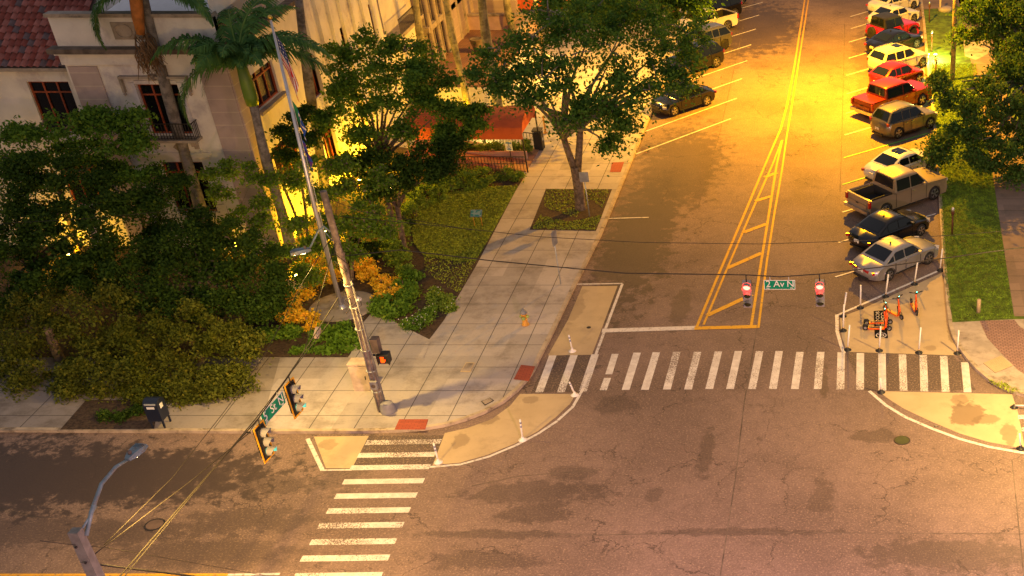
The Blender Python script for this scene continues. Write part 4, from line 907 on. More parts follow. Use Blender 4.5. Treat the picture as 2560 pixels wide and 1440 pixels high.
tag(scatter('grass', [(2330, 160), (2344, 400), (2352, 520), (2357, 600), (2364, 700), (2372, 760), (2384, 803), (2535, 797), (2475, 400), (2440, 160)], 60000, .022, 92, ZT + .01, .05, 'blade', 5), 'short green grass of the verge right of the avenue', kind='stuff')
tag(scatter('grass_tuft', [(1365, 475), (1525, 475), (1505, 520), (1480, 500), (1440, 545), (1360, 520)], 1800, .05, 93, ZT + .02, .05, 'gcover', 1.8), 'patchy weeds in the oak planting bed', kind='stuff')
scatter('grass_tuft', [(1330, 573), (1488, 576), (1505, 540), (1420, 556), (1350, 540)], 1500, .05, 94, ZT + .02, .05, 'gcover', 1.8)
scatter('grass_tuft', [(2470, 950), (2510, 958), (2560, 985), (2515, 976)], 700, .05, 95, .06, .14, 'gcover', 2.5)
scatter('weeds', [(1060, 640), (1190, 655), (1150, 735), (1120, 720), (1060, 680)], 900, .05, 96, ZT + .02, .06, 'gcover', 1.8)
# ------------------------------------------------------------------ cars
def clipx(poly, x0, x1):
    for s_, lim in ((1, x0), (-1, -x1)):
        out = []
        for i in range(len(poly)):
            a, b = poly[i], poly[(i + 1) % len(poly)]; ia, ib = s_ * a[0] >= lim, s_ * b[0] >= lim
            if ia: out.append(a)
            if ia != ib:
                t = (lim * s_ - a[0]) / (b[0] - a[0]) if b[0] != a[0] else 0
                out.append((lim * s_, a[1] + (b[1] - a[1]) * t))
        poly = out
        if len(poly) < 3: return []
    return poly
def make_wheel(root, x, y, r, side, wd=.22, rimmat=None):
    mb = MB(); y0 = y - wd / 2; y1 = y + wd / 2
    mb.lathe([(r * .6, -wd / 2), (r * .92, -wd / 2), (r, -wd / 2 + .03), (r, wd / 2 - .03), (r * .92, wd / 2), (r * .6, wd / 2)], (x, y, r), 24, 'Y')
    wv = mb.build('wheel', M['tyre'], root, sharp=50)
    rb = MB(); yo = side * (wd / 2 + .004); rb.lathe([(r * .64, yo - side * .05), (r * .66, yo), (r * .58, yo - side * .01)], (x, y, r), 24, 'Y', cap=False)
    for k in range(5):
        a = k * 2 * math.pi / 5 + .3
        for da in (-.13, .13):
            c_, s_ = math.cos(a + da), math.sin(a + da)
            rb.box((x + c_ * r * .33, y + yo - side * .012, r + s_ * r * .33), (r * .64, .02, r * .11), ry=-(a + da))
    rb.lathe([(r * .13, yo - side * .02), (r * .13, yo)], (x, y, r), 10, 'Y')
    rb.build('rim', rimmat or M['rim'], wv)
    hb = MB(); hb.lathe([(r * .62, yo - side * .06), (r * .62, yo - side * .055)], (x, y, r), 20, 'Y'); hb.build('brake_disc', M['plastic_black'], wv)
def paint(name, col, metal=.0, rough=.28):
    t = NT(name); t.color(col); t.rough(rough + .08); t.b.inputs['Metallic'].default_value = metal
    t.b.inputs['Coat Weight'].default_value = .5; t.b.inputs['Coat Roughness'].default_value = .12
    return t.m
M['carglass'] = pm('car_glass', (.006, .009, .014), .05, var=0)
M['bed'] = pm('black_bed_liner', (.02, .02, .022), .7)
def car(name, label, pos, hd, pt, kind='sedan', L=4.7, W=1.83, H=1.45, wb=2.75, r=.33, belt=.93, hood=.88, lit=False, roof_mat=None, sunroof=False, rimmat=None, cat='car', dark=False, trunkz=None, cover=False, wide=False, group='cars parked at an angle along the avenue'):
    root = thing(name, pos, label, cat, group, rz=hd)
    fo = (L - wb) * .46; xf = L / 2 - fo; xr = xf - wb; zb = .24; R_ = r + .07
    F = L / 2; B = -L / 2; W2 = W / 2
    tz = trunkz or belt + .05
    def arch(cx, rev=False):
        pts = [(cx + R_ * math.cos(a), max(zb, r * .95 + R_ * math.sin(a))) for a in [math.pi * k / 8 for k in range(9)]]
        pts[0] = (cx + R_, zb); pts[-1] = (cx - R_, zb)
        return pts                       # front to back
    if kind == 'sedan': cab = [(xf - .38, hood + .03), (xf - 1.05, H - .05), (xf - 1.5, H), (xr + .95, H - .02), (xr + .55, H - .09), (xr - .28, tz)]
    elif kind == 'hatch': cab = [(xf - .32, hood + .03), (xf - 1.0, H - .05), (xf - 1.5, H), (xr + .45, H - .03), (xr + .05, H - .1), (B + .22, tz)]
    elif kind == 'suv': cab = [(xf - .42, hood + .03), (xf - 1.08, H - .06), (xf - 1.6, H), (xr + .2, H - .01), (B + .62, H - .07), (B + .2, tz)]
    elif kind == 'jeep': cab = [(xf - .85, hood + .02), (xf - 1.12, H - .06), (xf - 1.35, H), (xr + .1, H), (B + .5, H - .03), (B + .42, tz)]
    elif kind == 'pickup': cab = [(xf - .5, hood + .03), (xf - 1.2, H - .06), (xf - 1.7, H), (xf - 2.55, H - .02), (xf - 2.72, H - .08), (xf - 2.85, belt)]
    elif kind == 'pickup4': cab = [(xf - .5, hood + .03), (xf - 1.2, H - .06), (xf - 1.7, H), (xf - 2.95, H - .02), (xf - 3.12, H - .08), (xf - 3.25, belt)]
    elif kind == 'pickup2': cab = [(xf - .45, hood + .03), (xf - 1.1, H - .06), (xf - 1.4, H), (xf - 1.9, H - .02), (xf - 2.05, H - .08), (xf - 2.15, belt)]
    pick = kind.startswith('pickup'); jeep = kind == 'jeep'
    nose = .38 if not (pick or jeep) else .12; L *= 1
    # outline, rear bottom -> up -> top -> front -> bottom
    O = [(B + .10, .28, 'e'), (B + .01, .45, 'e'), (B, .62, 'e')]
    if pick:
        O += [(B + .03, belt + .02, 'e'), (B + .12, belt + .03, 'w'), (B + .13, belt + .03, 'bed'), (cab[-1][0] - .04, belt + .03, 'bed'), (cab[-1][0], belt + .03, 't')]
    elif kind == 'sedan': O += [(B + .06, tz - .2, 'e'), (B + .16, tz - .11, 't'), (xr - .3, tz - .01, 't')]
    else: O += [(B + .05, tz - .1, 'e'), (B + .16, tz, 't'), (xr, belt + .02, 't')]
    O += [((cab[0][0] + cab[-1][0]) / 2 if not pick else cab[0][0] - .6, belt, 't'), (cab[0][0], hood + .02, 't'), (F - fo * .55, hood - .03, 't'), (F - nose * .55, hood - (.14 if not pick else .04), 't'), (F - .04, hood - (.25 if not pick else .12), 'e'), (F, .5, 'e'), (F - .06, .27, 'e')]
    O += [(x, z, 'a' if z > zb + 1e-4 else 'b') for x, z in arch(xf)] + [(x, z, 'a' if z > zb + 1e-4 else 'b') for x, z in arch(xr)]
    secs = [(W2 - .02, .12, .46, 1), (W2, .045, .34, 1), (W2 - .10, .0, .20, 1), (W2 - .24, -.01, .11, 0), (W2 - .5, -.02, .03, 0), (0, -.03, 0, 0)]
    secs = [(y,) + s for y, s in [(s[0], s[1:]) for s in secs]] + [(-s[0],) + s[1:] for s in secs[-2::-1]]
    mb = MB(); n = len(O); V = []
    for (y, dz, dx, ar) in secs:
        for (x, z, tg) in O:
            zz, xx = z, x
            if tg in 'tw' or tg == 'bed': zz = z - dz * (.5 if pick or jeep else 1)
            if tg == 'bed' and abs(y) < W2 - .09: zz = .62
            if tg == 'a' and not ar: zz = zb
            k = dx * (.28 if pick or jeep else 1)
            if x < xr - .35: xx = x + k * min(1, (xr - .35 - x) / .4)
            if x > xf + .35: xx = x - k * min(1, (x - xf - .35) / .4)
            V.append((xx, y, zz))
    m = len(secs); fs = [(i * n + j, i * n + (j + 1) % n, (i + 1) * n + (j + 1) % n, (i + 1) * n + j) for i in range(m - 1) for j in range(n)]
    fs += [tuple(range(n))[::-1], tuple(range((m - 1) * n, m * n))]
    mb.add(V, [f[::-1] for f in fs]); body = mb.build('body', pt, root, sharp=38)
    bm = bmesh.new(); bm.from_mesh(body.data); bmesh.ops.recalc_face_normals(bm, faces=bm.faces); bm.to_mesh(body.data); bm.free()
    # cabin
    zb0 = belt - .05; Wb = W2 - (.05 if not jeep else .08); tum = (.34 if not (pick or jeep) else .2)
    def hw(z): return Wb - tum * max(0, z - belt)
    def S(x, z, k, roof): return Vector((x + (.05 * (1 - k * k) if x > 0 else -.03 * (1 - k * k)) * (0 if roof else 1), k * hw(z), z + (.035 * (1 - k * k) - (.03 if abs(k) == 1 and roof else 0))))
    ks = [-1, -.93, -.6, 0, .6, .93, 1]; cb = cab[:]; cb = [(cb[0][0], cb[0][1] - .06)] + cb + [(cb[-1][0], zb0 - .02)]
    rf = [0, 0, 1, 1, 1, 1, 0, 0]
    nn = len(cb); V = [S(x, z, k, rf[i]) for k in ks for i, (x, z) in enumerate(cb)]
    fs = [(a * nn + i, a * nn + (i + 1) % nn, (a + 1) * nn + (i + 1) % nn, (a + 1) * nn + i) for a in range(len(ks) - 1) for i in range(nn)] + [tuple(range(nn))[::-1], tuple(range((len(ks) - 1) * nn, len(ks) * nn))]
    mb = MB(); mb.add(V, fs); cabo = mb.build('roof', roof_mat or pt, root, sharp=35)
    bm = bmesh.new(); bm.from_mesh(cabo.data); bmesh.ops.recalc_face_normals(bm, faces=bm.faces); bm.to_mesh(cabo.data); bm.free()
    def screen(nm, a, b, lo=.08, hi=.9, off=.01, kk=.86, sgn=1):
        mb = MB(); vs = []
        d = Vector((b[0] - a[0], 0, b[1] - a[1])); nv = Vector((-d.z, 0, d.x)).normalized() * (off if sgn > 0 else -off)
        if nv.z < 0: nv = -nv
        for u in (lo, (lo + hi) / 2, hi):
            x = a[0] + (b[0] - a[0]) * u; z = a[1] + (b[1] - a[1]) * u
            for k in (-kk, -.5, 0, .5, kk): vs.append(S(x, z, k, 0) + nv + Vector((0, 0, .004)))
        mb.add(vs, [(r_ * 5 + c_, r_ * 5 + c_ + 1, (r_ + 1) * 5 + c_ + 1, (r_ + 1) * 5 + c_) for r_ in range(2) for c_ in range(4)])
        return mb.build(nm, M['carglass'], root, sharp=60)
    screen('windscreen', cab[0], cab[1]); screen('rear_window', cab[-1], cab[-2], lo=.14 if not pick else .2, hi=.92, sgn=-1, kk=.82)
    top = H - .13
    def onl(a, b, z): t = (z - a[1]) / (b[1] - a[1]); return a[0] + (b[0] - a[0]) * t
    zl = belt + .035
    dlo = [(onl(cab[0], cab[1], zl) - .12, zl), (onl(cab[0], cab[1], top) - .05, top), (onl(cab[-1], cab[-2], top) + .08, top), (onl(cab[-1], cab[-2], zl) + .16, zl)]
    px = [dlo[0][0] + .1, xf - 1.62, xf - 2.32 if kind in ('pickup',) else xr + .38, dlo[3][0] - .1]
    if kind == 'pickup2': px = [px[0], px[3]]
    elif kind in ('pickup', 'pickup4', 'jeep'): px = [px[0], xf - 1.72, px[3]]
    for s_ in (-1, 1):
        for i in range(len(px) - 1):
            pg = clipx(dlo, px[i + 1] + .035, px[i] - .035)
            if len(pg) < 3: continue
            mb = MB(); mb.add([(x, s_ * (hw(z) + .012), z) for x, z in pg], [tuple(range(len(pg)))[::s_]])
            mb.build('side_window', M['carglass'], root)
        # doors: seams and handles
        mb = MB()
        for i, xx in enumerate([xf - .62] + px[1:-1] + ([xr + .42] if kind in ('sedan', 'hatch', 'suv') else [px[-1]])):
            mb.box((xx, s_ * (W2 + .001), (.35 + belt - .04) / 2), (.014, .012, belt - .42))
        mb.box(((xf + xr) / 2, s_ * (W2 - .004), .29), (wb - 2 * R_ - .05, .03, .05))
        mb.build('door_trim', M['plastic_black'], root)
        for xx in ([xf - 1.5, xr + .62] if kind in ('sedan', 'hatch', 'suv', 'pickup4') else [xf - 1.55]):
            mb = MB(); mb.box((xx, s_ * (W2 + .012), belt - .17), (.2, .03, .03)); mb.build('door_handle', M['chrome'] if not dark else pt, root)
        mb = MB(); mb.box((cab[0][0] - .38, s_ * (hw(belt) + .13), belt + .07), (.14, .2, .13), rz=s_ * .2); mb.build('mirror', pt if not jeep else M['plastic_black'], root, sharp=40)
        mb = MB(); hz = hood - .24
        mb.box((F - (.27 if not (pick or jeep) else .09), s_ * (W2 - .27), hz + .02), (.24, .36, .13), rz=-s_ * (.65 if not (pick or jeep) else .1)); mb.build('headlight', M['head_lens'], root, sharp=40)
        mb = MB(); tzl = (tz - .2) if not pick else belt - .22
        if kind in ('suv', 'hatch'): mb.box((B + .26, s_ * (W2 - .19), tz - .09), (.17, .28, .18 if kind == 'suv' else .22), rz=s_ * .7)
        elif pick: mb.box((B + .06, s_ * (W2 - .065), tzl), (.14, .14, .34))
        elif jeep: mb.box((B + .02, s_ * (W2 - .14), .78), (.09, .13, .2))
        else: mb.box((B + .225, s_ * (W2 - .25), tzl - .06), (.12, .44, .13), rz=s_ * .62)
        mb.build('taillight', M['red_lens'], root, sharp=40)
        for cx in (xf, xr): make_wheel(root, cx, s_ * (W2 - .115), r, s_, rimmat=rimmat)
        if kind in ('suv',):
            mb = MB(); mb.tube([(xf - 1.35, s_ * (hw(H) - .06), H + .0), (xf - 1.5, s_ * (hw(H) - .06), H + .05), (xr + .1, s_ * (hw(H) - .06), H + .05), (B + .75, s_ * (hw(H) - .06), H)], .018, 6); mb.build('roof_rail', M['chrome'], root)
    # bumpers, plate, grille
    mb = MB(); zz = .5 if not pick else .55
    mb.box((B + .03, 0, .66 if not (pick or jeep) else zz), (.05, .34, .16)); mb.build('licence_plate', M['plate'], root)
    mb = MB()
    if pick: mb.box((B - .06, 0, .52), (.16, W - .1, .18)); mb.build('bumper', M['chrome'], root, sharp=40); mb = MB(); mb.box((F - .02, 0, .5), (.16, W - .2, .2))
    elif jeep: mb.box((B - .05, 0, .52), (.18, W - .3, .16)); mb.build('bumper', M['plastic_black'], root); mb = MB(); mb.box((F + .02, 0, .55), (.2, W - .2, .18))
    else: mb.box((B + .06, 0, .33), (.12, W - .9, .1)); mb.build('bumper', M['plastic_black'], root); mb = MB(); mb.box((F - .06, 0, .34), (.1, W - 1.0, .12))
    mb.build('bumper', M['chrome'] if pick else M['plastic_black'], root, sharp=40)
    mb = MB(); mb.box((F - .035 if not (pick or jeep) else F - .01, 0, hood - .30 if not pick else hood - .3), (.06, W * .42, .16 if not pick else .3)); mb.build('grille', M['plastic_black'], root)
    if sunroof:
        mb = MB(); mb.box((xf - 1.65, 0, H + .036), (.62, .75, .012)); mb.build('sunroof', M['carglass'], root)
    if pick and cover:
        mb = MB(); mb.box(((B + .13 + cab[-1][0]) / 2, 0, belt + .025), (cab[-1][0] - B - .1, W - .14, .03)); mb.build('bed_cover', pt, root, sharp=40)
    if pick:
        mb = MB(); mb.box((B - .005, 0, .78), (.02, W - .5, .22)); tg = mb.build('tailgate', pt, root)
        hb = MB(); hb.box((B - .02, 0, .86), (.02, .2, .07)); hb.build('handle', M['plastic_black'], tg)
    if pick and not cover:
        mb = MB(); x0_, x1_ = B + .15, cab[-1][0] - .05; mb.box(((x0_ + x1_) / 2, 0, .635), (x1_ - x0_, W - .3, .012))
        for s_ in (-1, 1): mb.box(((x0_ + x1_) / 2, s_ * (W2 - .255), .635 + (belt - .66) / 2), (x1_ - x0_, .03, belt - .66))
        for xx in (x0_ + .02, x1_ - .0): mb.box((xx, 0, .635 + (belt - .66) / 2), (.03, W - .5, belt - .66))
        mb.build('bed_liner', M['bed'], root)
    if wide:
        mb = MB(); mb.box((B + .075, 0, tz - .26), (.08, W * .56, .12)); mb.build('taillight', M['red_lens'], root)
    if kind in ('sedan',) :
        mb = MB(); mb.box((xr + .9, 0, H + .045), (.12, .03, .05)); mb.build('antenna', M['plastic_black'], root)
    if jeep:
        mb = MB(); mb.lathe([(.2, -.13), (.37, -.13), (.39, -.1), (.39, .09), (.36, .12), (.2, .12)], (B - .14, 0, .88), 22, 'X'); sw = mb.build('spare_wheel', M['tyre'], root, sharp=50)
        mb = MB(); mb.lathe([(.2, -.135), (.2, -.125)], (B - .14, 0, .88), 16, 'X'); mb.build('rim', M['plastic_black'], sw)
        for s_ in (-1, 1):
            for cx in (xf, xr):
                mb = MB(); pts = [(cx + R_ * 1.12 * math.cos(a), s_ * (W2 + .05), r + R_ * 1.12 * math.sin(a)) for a in [math.pi * (.08 + .84 * k / 8) for k in range(9)]]
                for a, b in zip(pts, pts[1:]):
                    A, Bv = Vector(a), Vector(b); d = Vector((0, s_ * .14, 0)); u = (A - Vector((cx, A.y, r))).normalized() * .05
                    mb.add([A - d, A + d * .4, Bv + d * .4, Bv - d, A - d + u, A + d * .4 + u, Bv + d * .4 + u, Bv - d + u], [(0, 1, 2, 3), (4, 7, 6, 5), (0, 4, 5, 1), (2, 6, 7, 3), (1, 5, 6, 2), (0, 3, 7, 4)])
                mb.build('fender', M['plastic_black'], root, sharp=40)
    return root
def place(wheel_px, which, hdg, W, wb, L, side):
    """ground pixel of one wheel contact (the side facing the camera) -> thing position"""
    g = G(*wheel_px); fo = (L - wb) * .46; xf = L / 2 - fo; x = xf if which == 'f' else xf - wb
    off = Vector((x, side * (W / 2 - .05), 0)); off.rotate(Matrix.Rotation(hdg, 3, 'Z').to_euler())
    return (g - off)
HR = R(44)          # nose towards the right kerb
HL = R(226)         # nose towards the left kerb
P_silver = paint('silver_car_paint', (.38, .37, .38), .6); P_black = paint('black_car_paint', (.004, .004, .005), 0, .12)
P_beige = paint('beige_car_paint', (.34, .27, .19), .4); P_white = paint('white_car_paint', (.66, .65, .63)); P_grey = paint('grey_brown_car_paint', (.15, .135, .11), .6)
P_red = paint('red_car_paint', (.30, .006, .004), .1); P_dred = paint('dark_red_car_paint', (.20, .006, .004), .2); P_pink = paint('crimson_car_paint', (.42, .006, .045), 0)
P_navy = paint('blue_black_car_paint', (.004, .006, .012), 0, .12); P_lgrey = paint('light_grey_car_paint', (.13, .135, .145), .5)
def rc(label, px, which, pt, kind, L, W, H, wb, name='parked_car', cat='car', hd=HR, side=-1, **k):
    k.setdefault('belt', .93); L *= .965; wb *= .975; car(name, label, place(px, which, hd, W, wb, L, side), hd, pt, kind, L=L, W=W, H=H, wb=wb, cat=cat, **k)
rc('silver older sedan with chrome wheel arches, nearest the scooter pad', (2223, 703), 'r', P_silver, 'sedan', 4.95, 1.85, 1.44, 2.77, belt=.90, hood=.86, hd=R(43), wide=True)
rc('glossy black sedan with blue-tinted rear window between silver sedan and beige pickup', (2302, 590), 'f', P_black, 'sedan', 4.85, 1.84, 1.45, 2.82, dark=True)
rc('beige pickup truck with open empty black bed', (2335, 500), 'f', P_beige, 'pickup', 5.85, 2.0, 1.93, 3.6, name='pickup_truck', cat='pickup truck', r=.40, belt=1.18, hood=1.15, hd=R(40))
rc('white sedan with sunroof parked just beyond the beige pickup', (2324, 430), 'f', P_white, 'sedan', 4.9, 1.87, 1.45, 2.85, sunroof=True)
rc('grey brown crossover with roof rails and lit yellow roof', (2246, 347), 'r', P_grey, 'suv', 4.65, 1.84, 1.70, 2.70, belt=1.05, hood=1.0, r=.36, hd=R(41))
rc('red crew cab pickup truck with covered bed', (2305, 264), 'f', P_dred, 'pickup4', 5.65, 1.95, 1.85, 3.5, name='pickup_truck', cat='pickup truck', r=.39, belt=1.15, hood=1.12, hd=R(44), cover=True)
rc('small red hatchback squeezed between white wagon and red pickup', (2297, 208), 'f', P_red, 'hatch', 4.2, 1.75, 1.52, 2.55, belt=.96)
rc('white wagon with tall red taillights and open sunroof', (2306, 169), 'f', P_white, 'suv', 4.75, 1.9, 1.62, 2.85, belt=1.0, hood=.97, r=.36, sunroof=True, hd=R(41))
rc('black sedan between crimson jeep and white wagon', (2292, 121), 'f', P_black, 'sedan', 4.8, 1.83, 1.44, 2.8, dark=True)
rc('crimson two-door jeep with black soft top and spare wheel', (2282, 95), 'f', P_pink, 'jeep', 4.0, 1.85, 1.84, 2.42, r=.40, belt=1.12, hood=1.12, roof_mat=M['plastic_black'], rimmat=M['plastic_black'], name='jeep', cat='jeep', hd=R(42))
rc('white coupe with arched roof behind the crimson jeep', (2285, 57), 'f', P_white, 'sedan', 4.6, 1.8, 1.42, 2.7)
rc('white sedan at the very top of the right parking row', (2284, 24), 'f', P_white, 'sedan', 4.7, 1.83, 1.45, 2.75)
rc('black sedan with gold-lit windows nearest in the left parking row', (1687, 291), 'f', P_navy, 'sedan', 4.65, 1.82, 1.45, 2.72, hd=HL, side=1, dark=True, rimmat=pm('bright_rim', (.6, .55, .45), .3, metal=.8))
rc('dark blue SUV second in the left parking row under the oak', (1792, 169), 'r', P_navy, 'suv', 4.6, 1.85, 1.67, 2.7, hd=HL, side=1, belt=1.04, hood=1.0, r=.37, dark=True)
rc('light grey crossover third in the left parking row', (1813, 124), 'r', P_lgrey, 'suv', 4.55, 1.84, 1.66, 2.68, hd=HL, side=1, belt=1.04, hood=1.0, r=.37, rimmat=M['plastic_black'])
rc('white pickup truck with dark empty bed, tail to the avenue', (1820, 76), 'r', P_white, 'pickup2', 5.4, 1.9, 1.78, 3.3, hd=HL, side=1, belt=1.1, hood=1.08, r=.38, name='pickup_truck', cat='pickup truck')
rc('black SUV behind the white pickup at the top of the left row', (1838, 46), 'r', P_black, 'suv', 4.8, 1.92, 1.75, 2.85, hd=HL, side=1, belt=1.06, hood=1.02, r=.38, dark=True)
rc('dark car cut off by the top edge in the left row', (1855, 12), 'r', P_black, 'suv', 4.6, 1.85, 1.6, 2.7, hd=HL, side=1, belt=1.0, dark=True)
# ------------------------------------------------------------------ street furniture
def text_obj(s, size, mat, M4, parent=None, name='lettering', ext=.004, sx=1.0, loc=None, align='CENTER', bold=0.0):
    cu = bpy.data.curves.new('t', 'FONT'); cu.body = s; cu.size = size; cu.align_x = align; cu.align_y = 'CENTER'; cu.extrude = ext; cu.offset = 0
    o = bpy.data.objects.new('t', cu); me = bpy.data.meshes.new_from_object(o); bpy.data.objects.remove(o)
    me.transform(M4 @ Matrix.Diagonal((sx, 1, 1, 1)))
    if parent is not None: me.transform(Matrix.Translation(-parent.location))
    me.materials.clear(); me.materials.append(mat); q = bpy.data.objects.new(name, me); COL.objects.link(q)
    if parent is not None: q.parent = parent
    return q
def frame_mat(o, X, Y):
    X = Vector(X).normalized(); Y = Vector(Y).normalized(); Z = X.cross(Y)
    m = Matrix.Identity(4)
    for i in range(3): m[i][0] = X[i]; m[i][1] = Y[i]; m[i][2] = Z[i]; m[i][3] = o[i]
    return m
# flagpole
B = G(855, 770, ZT); T = AX(677, 50, B.x)
fp = thing('flagpole', B, 'tall white metal flagpole with gold ball rising from the round paving', 'flagpole')
mb = MB(); mb.tube([B, B + Vector((0, 0, 5)), T], [.11, .095, .045], 14); mb.build('pole', M['alu'], fp)
mb = MB(); mb.lathe([(.24, 0), (.24, .04), (.16, .10), (.12, .2)], B, 16); mb.build('base_collar', M['alu'], fp)
mb = MB(); mb.lathe([(.01, 0), (.08, .04), (.1, .1), (.08, .17), (.01, .21)], T, 12); mb.build('finial', pm('gold_ball', (.8, .5, .1), .3, metal=.8), fp)
mb = MB(); mb.tube([B + Vector((.1, -.1, 1)), B.lerp(T, .5) + Vector((.1, -.09, 0)), T + Vector((.05, -.05, 0))], .012, 4); mb.build('halyard', M['white_plastic'], fp)
BLU = pm('flag_blue', (.015, .03, .14), .8); REDF = pm('flag_red', (.50, .006, .012), .8); WHT = pm('flag_white', (.72, .70, .70), .8)
GRN = pm('flag_green', (.02, .22, .08), .8); PUR = pm('flag_purple', (.12, .03, .22), .8); BL2 = pm('flag_bright_blue', (.02, .08, .40), .8)
def flag(name, label, z0, length, width, colf, mats):
    """limp flag hanging beside the pole: folded cloth grid, colour by cloth position"""
    root_top = B.lerp(T, (z0 - B.z) / (T.z - B.z)); NV, NU = 44, 26; mb = MB()
    P = []
    for i in range(NV + 1):
        for j in range(NU + 1):
            v, u = i / NV, j / NU                    # u along the fly (falls down), v along the hoist
            hoist = root_top + Vector((.06, 0, -v * length * .45))
            fall = u * length * .62; out = width * (1 - math.exp(-3 * u)) * (.35 + .65 * math.sin(math.pi * min(1, .25 + v * .6)))
            fold = .07 * math.sin(9 * v + 5 * u) * min(1, u * 4)
            P.append(hoist + Vector((out * (.55 + .12 * math.sin(7 * v)), fold - .05, -fall)))
    mb.v = P
    for i in range(NV):
        for j in range(NU):
            a = i * (NU + 1) + j; mb.f.append([a, a + 1, a + NU + 2, a + NU + 1]); mb.m.append(colf(i / NV, j / NU)); mb.sm.append(True)
    o = mb.build(name, mats, loc=root_top); tag(o, label, 'flag'); return o
def usf(v, u):
    if v < .54 and u < .42: return 2 if (int(v * 30) % 3 == 1 and int(u * 26) % 3 == 1) else 0
    return 1 if int(v * 13) % 2 == 0 else 2
flag('flag', 'limp stars and stripes flag at the top of the flagpole', T.z - .5, 2.9, .62, usf, [BLU, REDF, WHT])
flag('flag', 'limp green, blue and white flag in the middle of the flagpole', T.z - 3.25, 1.8, .42, lambda v, u: 0 if u < .3 else (1 if (int(v * 6 + u * 5)) % 3 else 2), [GRN, BL2, WHT])
flag('flag', 'limp purple and blue flag lowest on the flagpole', T.z - 4.9, 1.5, .34, lambda v, u: 0 if (v + u) % .5 < .3 else 1, [BL2, PUR])
# corner utility pole
PB = G(955, 1025, ZT); PX = PB.x; PT = AX(808, 478, PX)
up = thing('utility_pole', PB, 'weathered utility pole at the pavement corner carrying conduits, signals and a lamp arm', 'utility pole')
mb = MB(); N_ = 10; mb.tube([PB.lerp(PT, i / N_) for i in range(N_ + 1)], [.17 - .05 * i / N_ for i in range(N_ + 1)], 14); mb.build('pole', M['pole_wood'], up)
def PP(t, dx=0, dy=0, dz=0): return PB.lerp(PT, t) + Vector((dx, dy, dz))
mb = MB()
for dx, dy, t1, r in ((.19, -.05, .62, .045), (.11, -.17, .5, .028), (-.05, -.19, .55, .025), (.18, .07, .35, .035)): mb.tube([PP(0.0, dx, dy), PP(t1, dx * .85, dy * .85)], r, 8)
mb.build('conduit', pm('dull_conduit', (.20, .19, .19), .7, var=.3), up)
for t in (.1, .2, .3, .4, .5, .6): mb = MB(); mb.lathe([(.215 - .05 * t, -.02), (.215 - .05 * t, .02)], PP(t), 14); mb.build('strap', M['galv'], up)
mb = MB(); mb.lathe([(.02, 0), (.3, 0), (.3, .25), (.24, .42), (.1, .5)], PP(0, .30, -.12), 14); mb.build('conduit_boot', M['sig_grey'], up, sharp=40)
mb = MB(); q = AX(937, 955, PX + .1); mb.box((q.x + .05, q.y - .25, q.z), (.26, .14, .34)); mb.build('push_button_box', M['sig_grey'], up)
mb = MB(); mb.lathe([(.08, -.02), (.08, .0)], (q.x + .05, q.y - .335, q.z), 14, 'Y'); mb.build('push_button', M['stone_dark'], up)
q = AX(930, 865, PX + .25); mb = MB(); mb.box((q.x + .12, q.y + .1, q.z), (.28, .34, .62)); mb.build('meter_box', M['stone_dark'], up)
q = AX(897, 745, PX + .2); mb = MB(); mb.lathe([(.03, -.08), (.12, -.06), (.14, .0), (.10, .07), (.02, .1)], (q.x, q.y - .1, q.z), 12); mb.build('camera_dome', M['white_plastic'], up)
rnd = random.Random(5); mb = MB()
for k in range(9):
    t = .48 + k * .035; p = PP(t); a = rnd.uniform(0, 6); rr = rnd.uniform(.15, .4)
    mb.tube([p + Vector((rr * math.cos(a + s_ * .7) * (1 if s_ < 5 else .5), -.15 + rr * .5 * math.sin(a + s_ * .7), .25 * math.sin(s_ * 1.1))) for s_ in range(8)], .012, 4, cap=False)
mb.build('loose_cable', M['wire'], up)
# arm + lamp head
a0 = AX(825, 580, PX); hd2 = AY(768, 625, a0.y - .3)
mb = MB(); mb.tube([a0, a0 + Vector((-.15, -.05, .25)), a0.lerp(hd2, .45) + Vector((0, 0, .32)), a0.lerp(hd2, .8) + Vector((0, 0, .05)), hd2 + Vector((.1, .05, .08))], .035, 8); mb.tube([a0 + Vector((0, 0, -.35)), a0 + Vector((-.25, -.05, .2))], .02, 6); mb.build('lamp_arm', M['steel_blue'], up)
def lamp_head(root, c, dirv):
    a = math.atan2(dirv.y, dirv.x); mb = MB()
    D = Vector((math.cos(a), math.sin(a), 0)); S_ = Vector((-D.y, D.x, 0))
    V = []
    for (t, w_, h0, h1) in ((0, .07, -.03, .05), (.2, .14, -.05, .09), (.5, .18, -.05, .08), (.72, .15, -.04, .03)):
        for s_ in (-1, 1): V += [c + D * t + S_ * s_ * w_ + Vector((0, 0, h0)), c + D * t + S_ * s_ * w_ * .8 + Vector((0, 0, h1))]
    fs = []
    for i in range(3):
        b = i * 4; fs += [(b, b + 1, b + 5, b + 4), (b + 1, b + 3, b + 7, b + 5), (b + 3, b + 2, b + 6, b + 7), (b + 2, b, b + 4, b + 6)]
    fs += [(0, 2, 3, 1), (12, 13, 15, 14)]; mb.add(V, fs); h = mb.build('lamp_head', M['steel_blue'], root)
    mb = MB(); mb.box(c + D * .42 + Vector((0, 0, -.06)), (.4, .24, .02), rz=a); mb.build('lens', M['lamp_on'], h)
    mb = MB(); mb.lathe([(.05, 0), (.05, .08), (.01, .1)], c + D * .18 + Vector((0, 0, .08)), 10); mb.build('photocell', M['stone_dark'], h)
    mb = MB()
    for k in range(4): mb.box(c + D * (.45 + k * .06) + Vector((0, 0, .085)), (.02, .24, .03), rz=a)
    mb.build('cooling_fins', M['steel_blue'], h)
lamp_head(up, hd2 + Vector((.12, .05, 0)), Vector((-1, -.5, 0)))
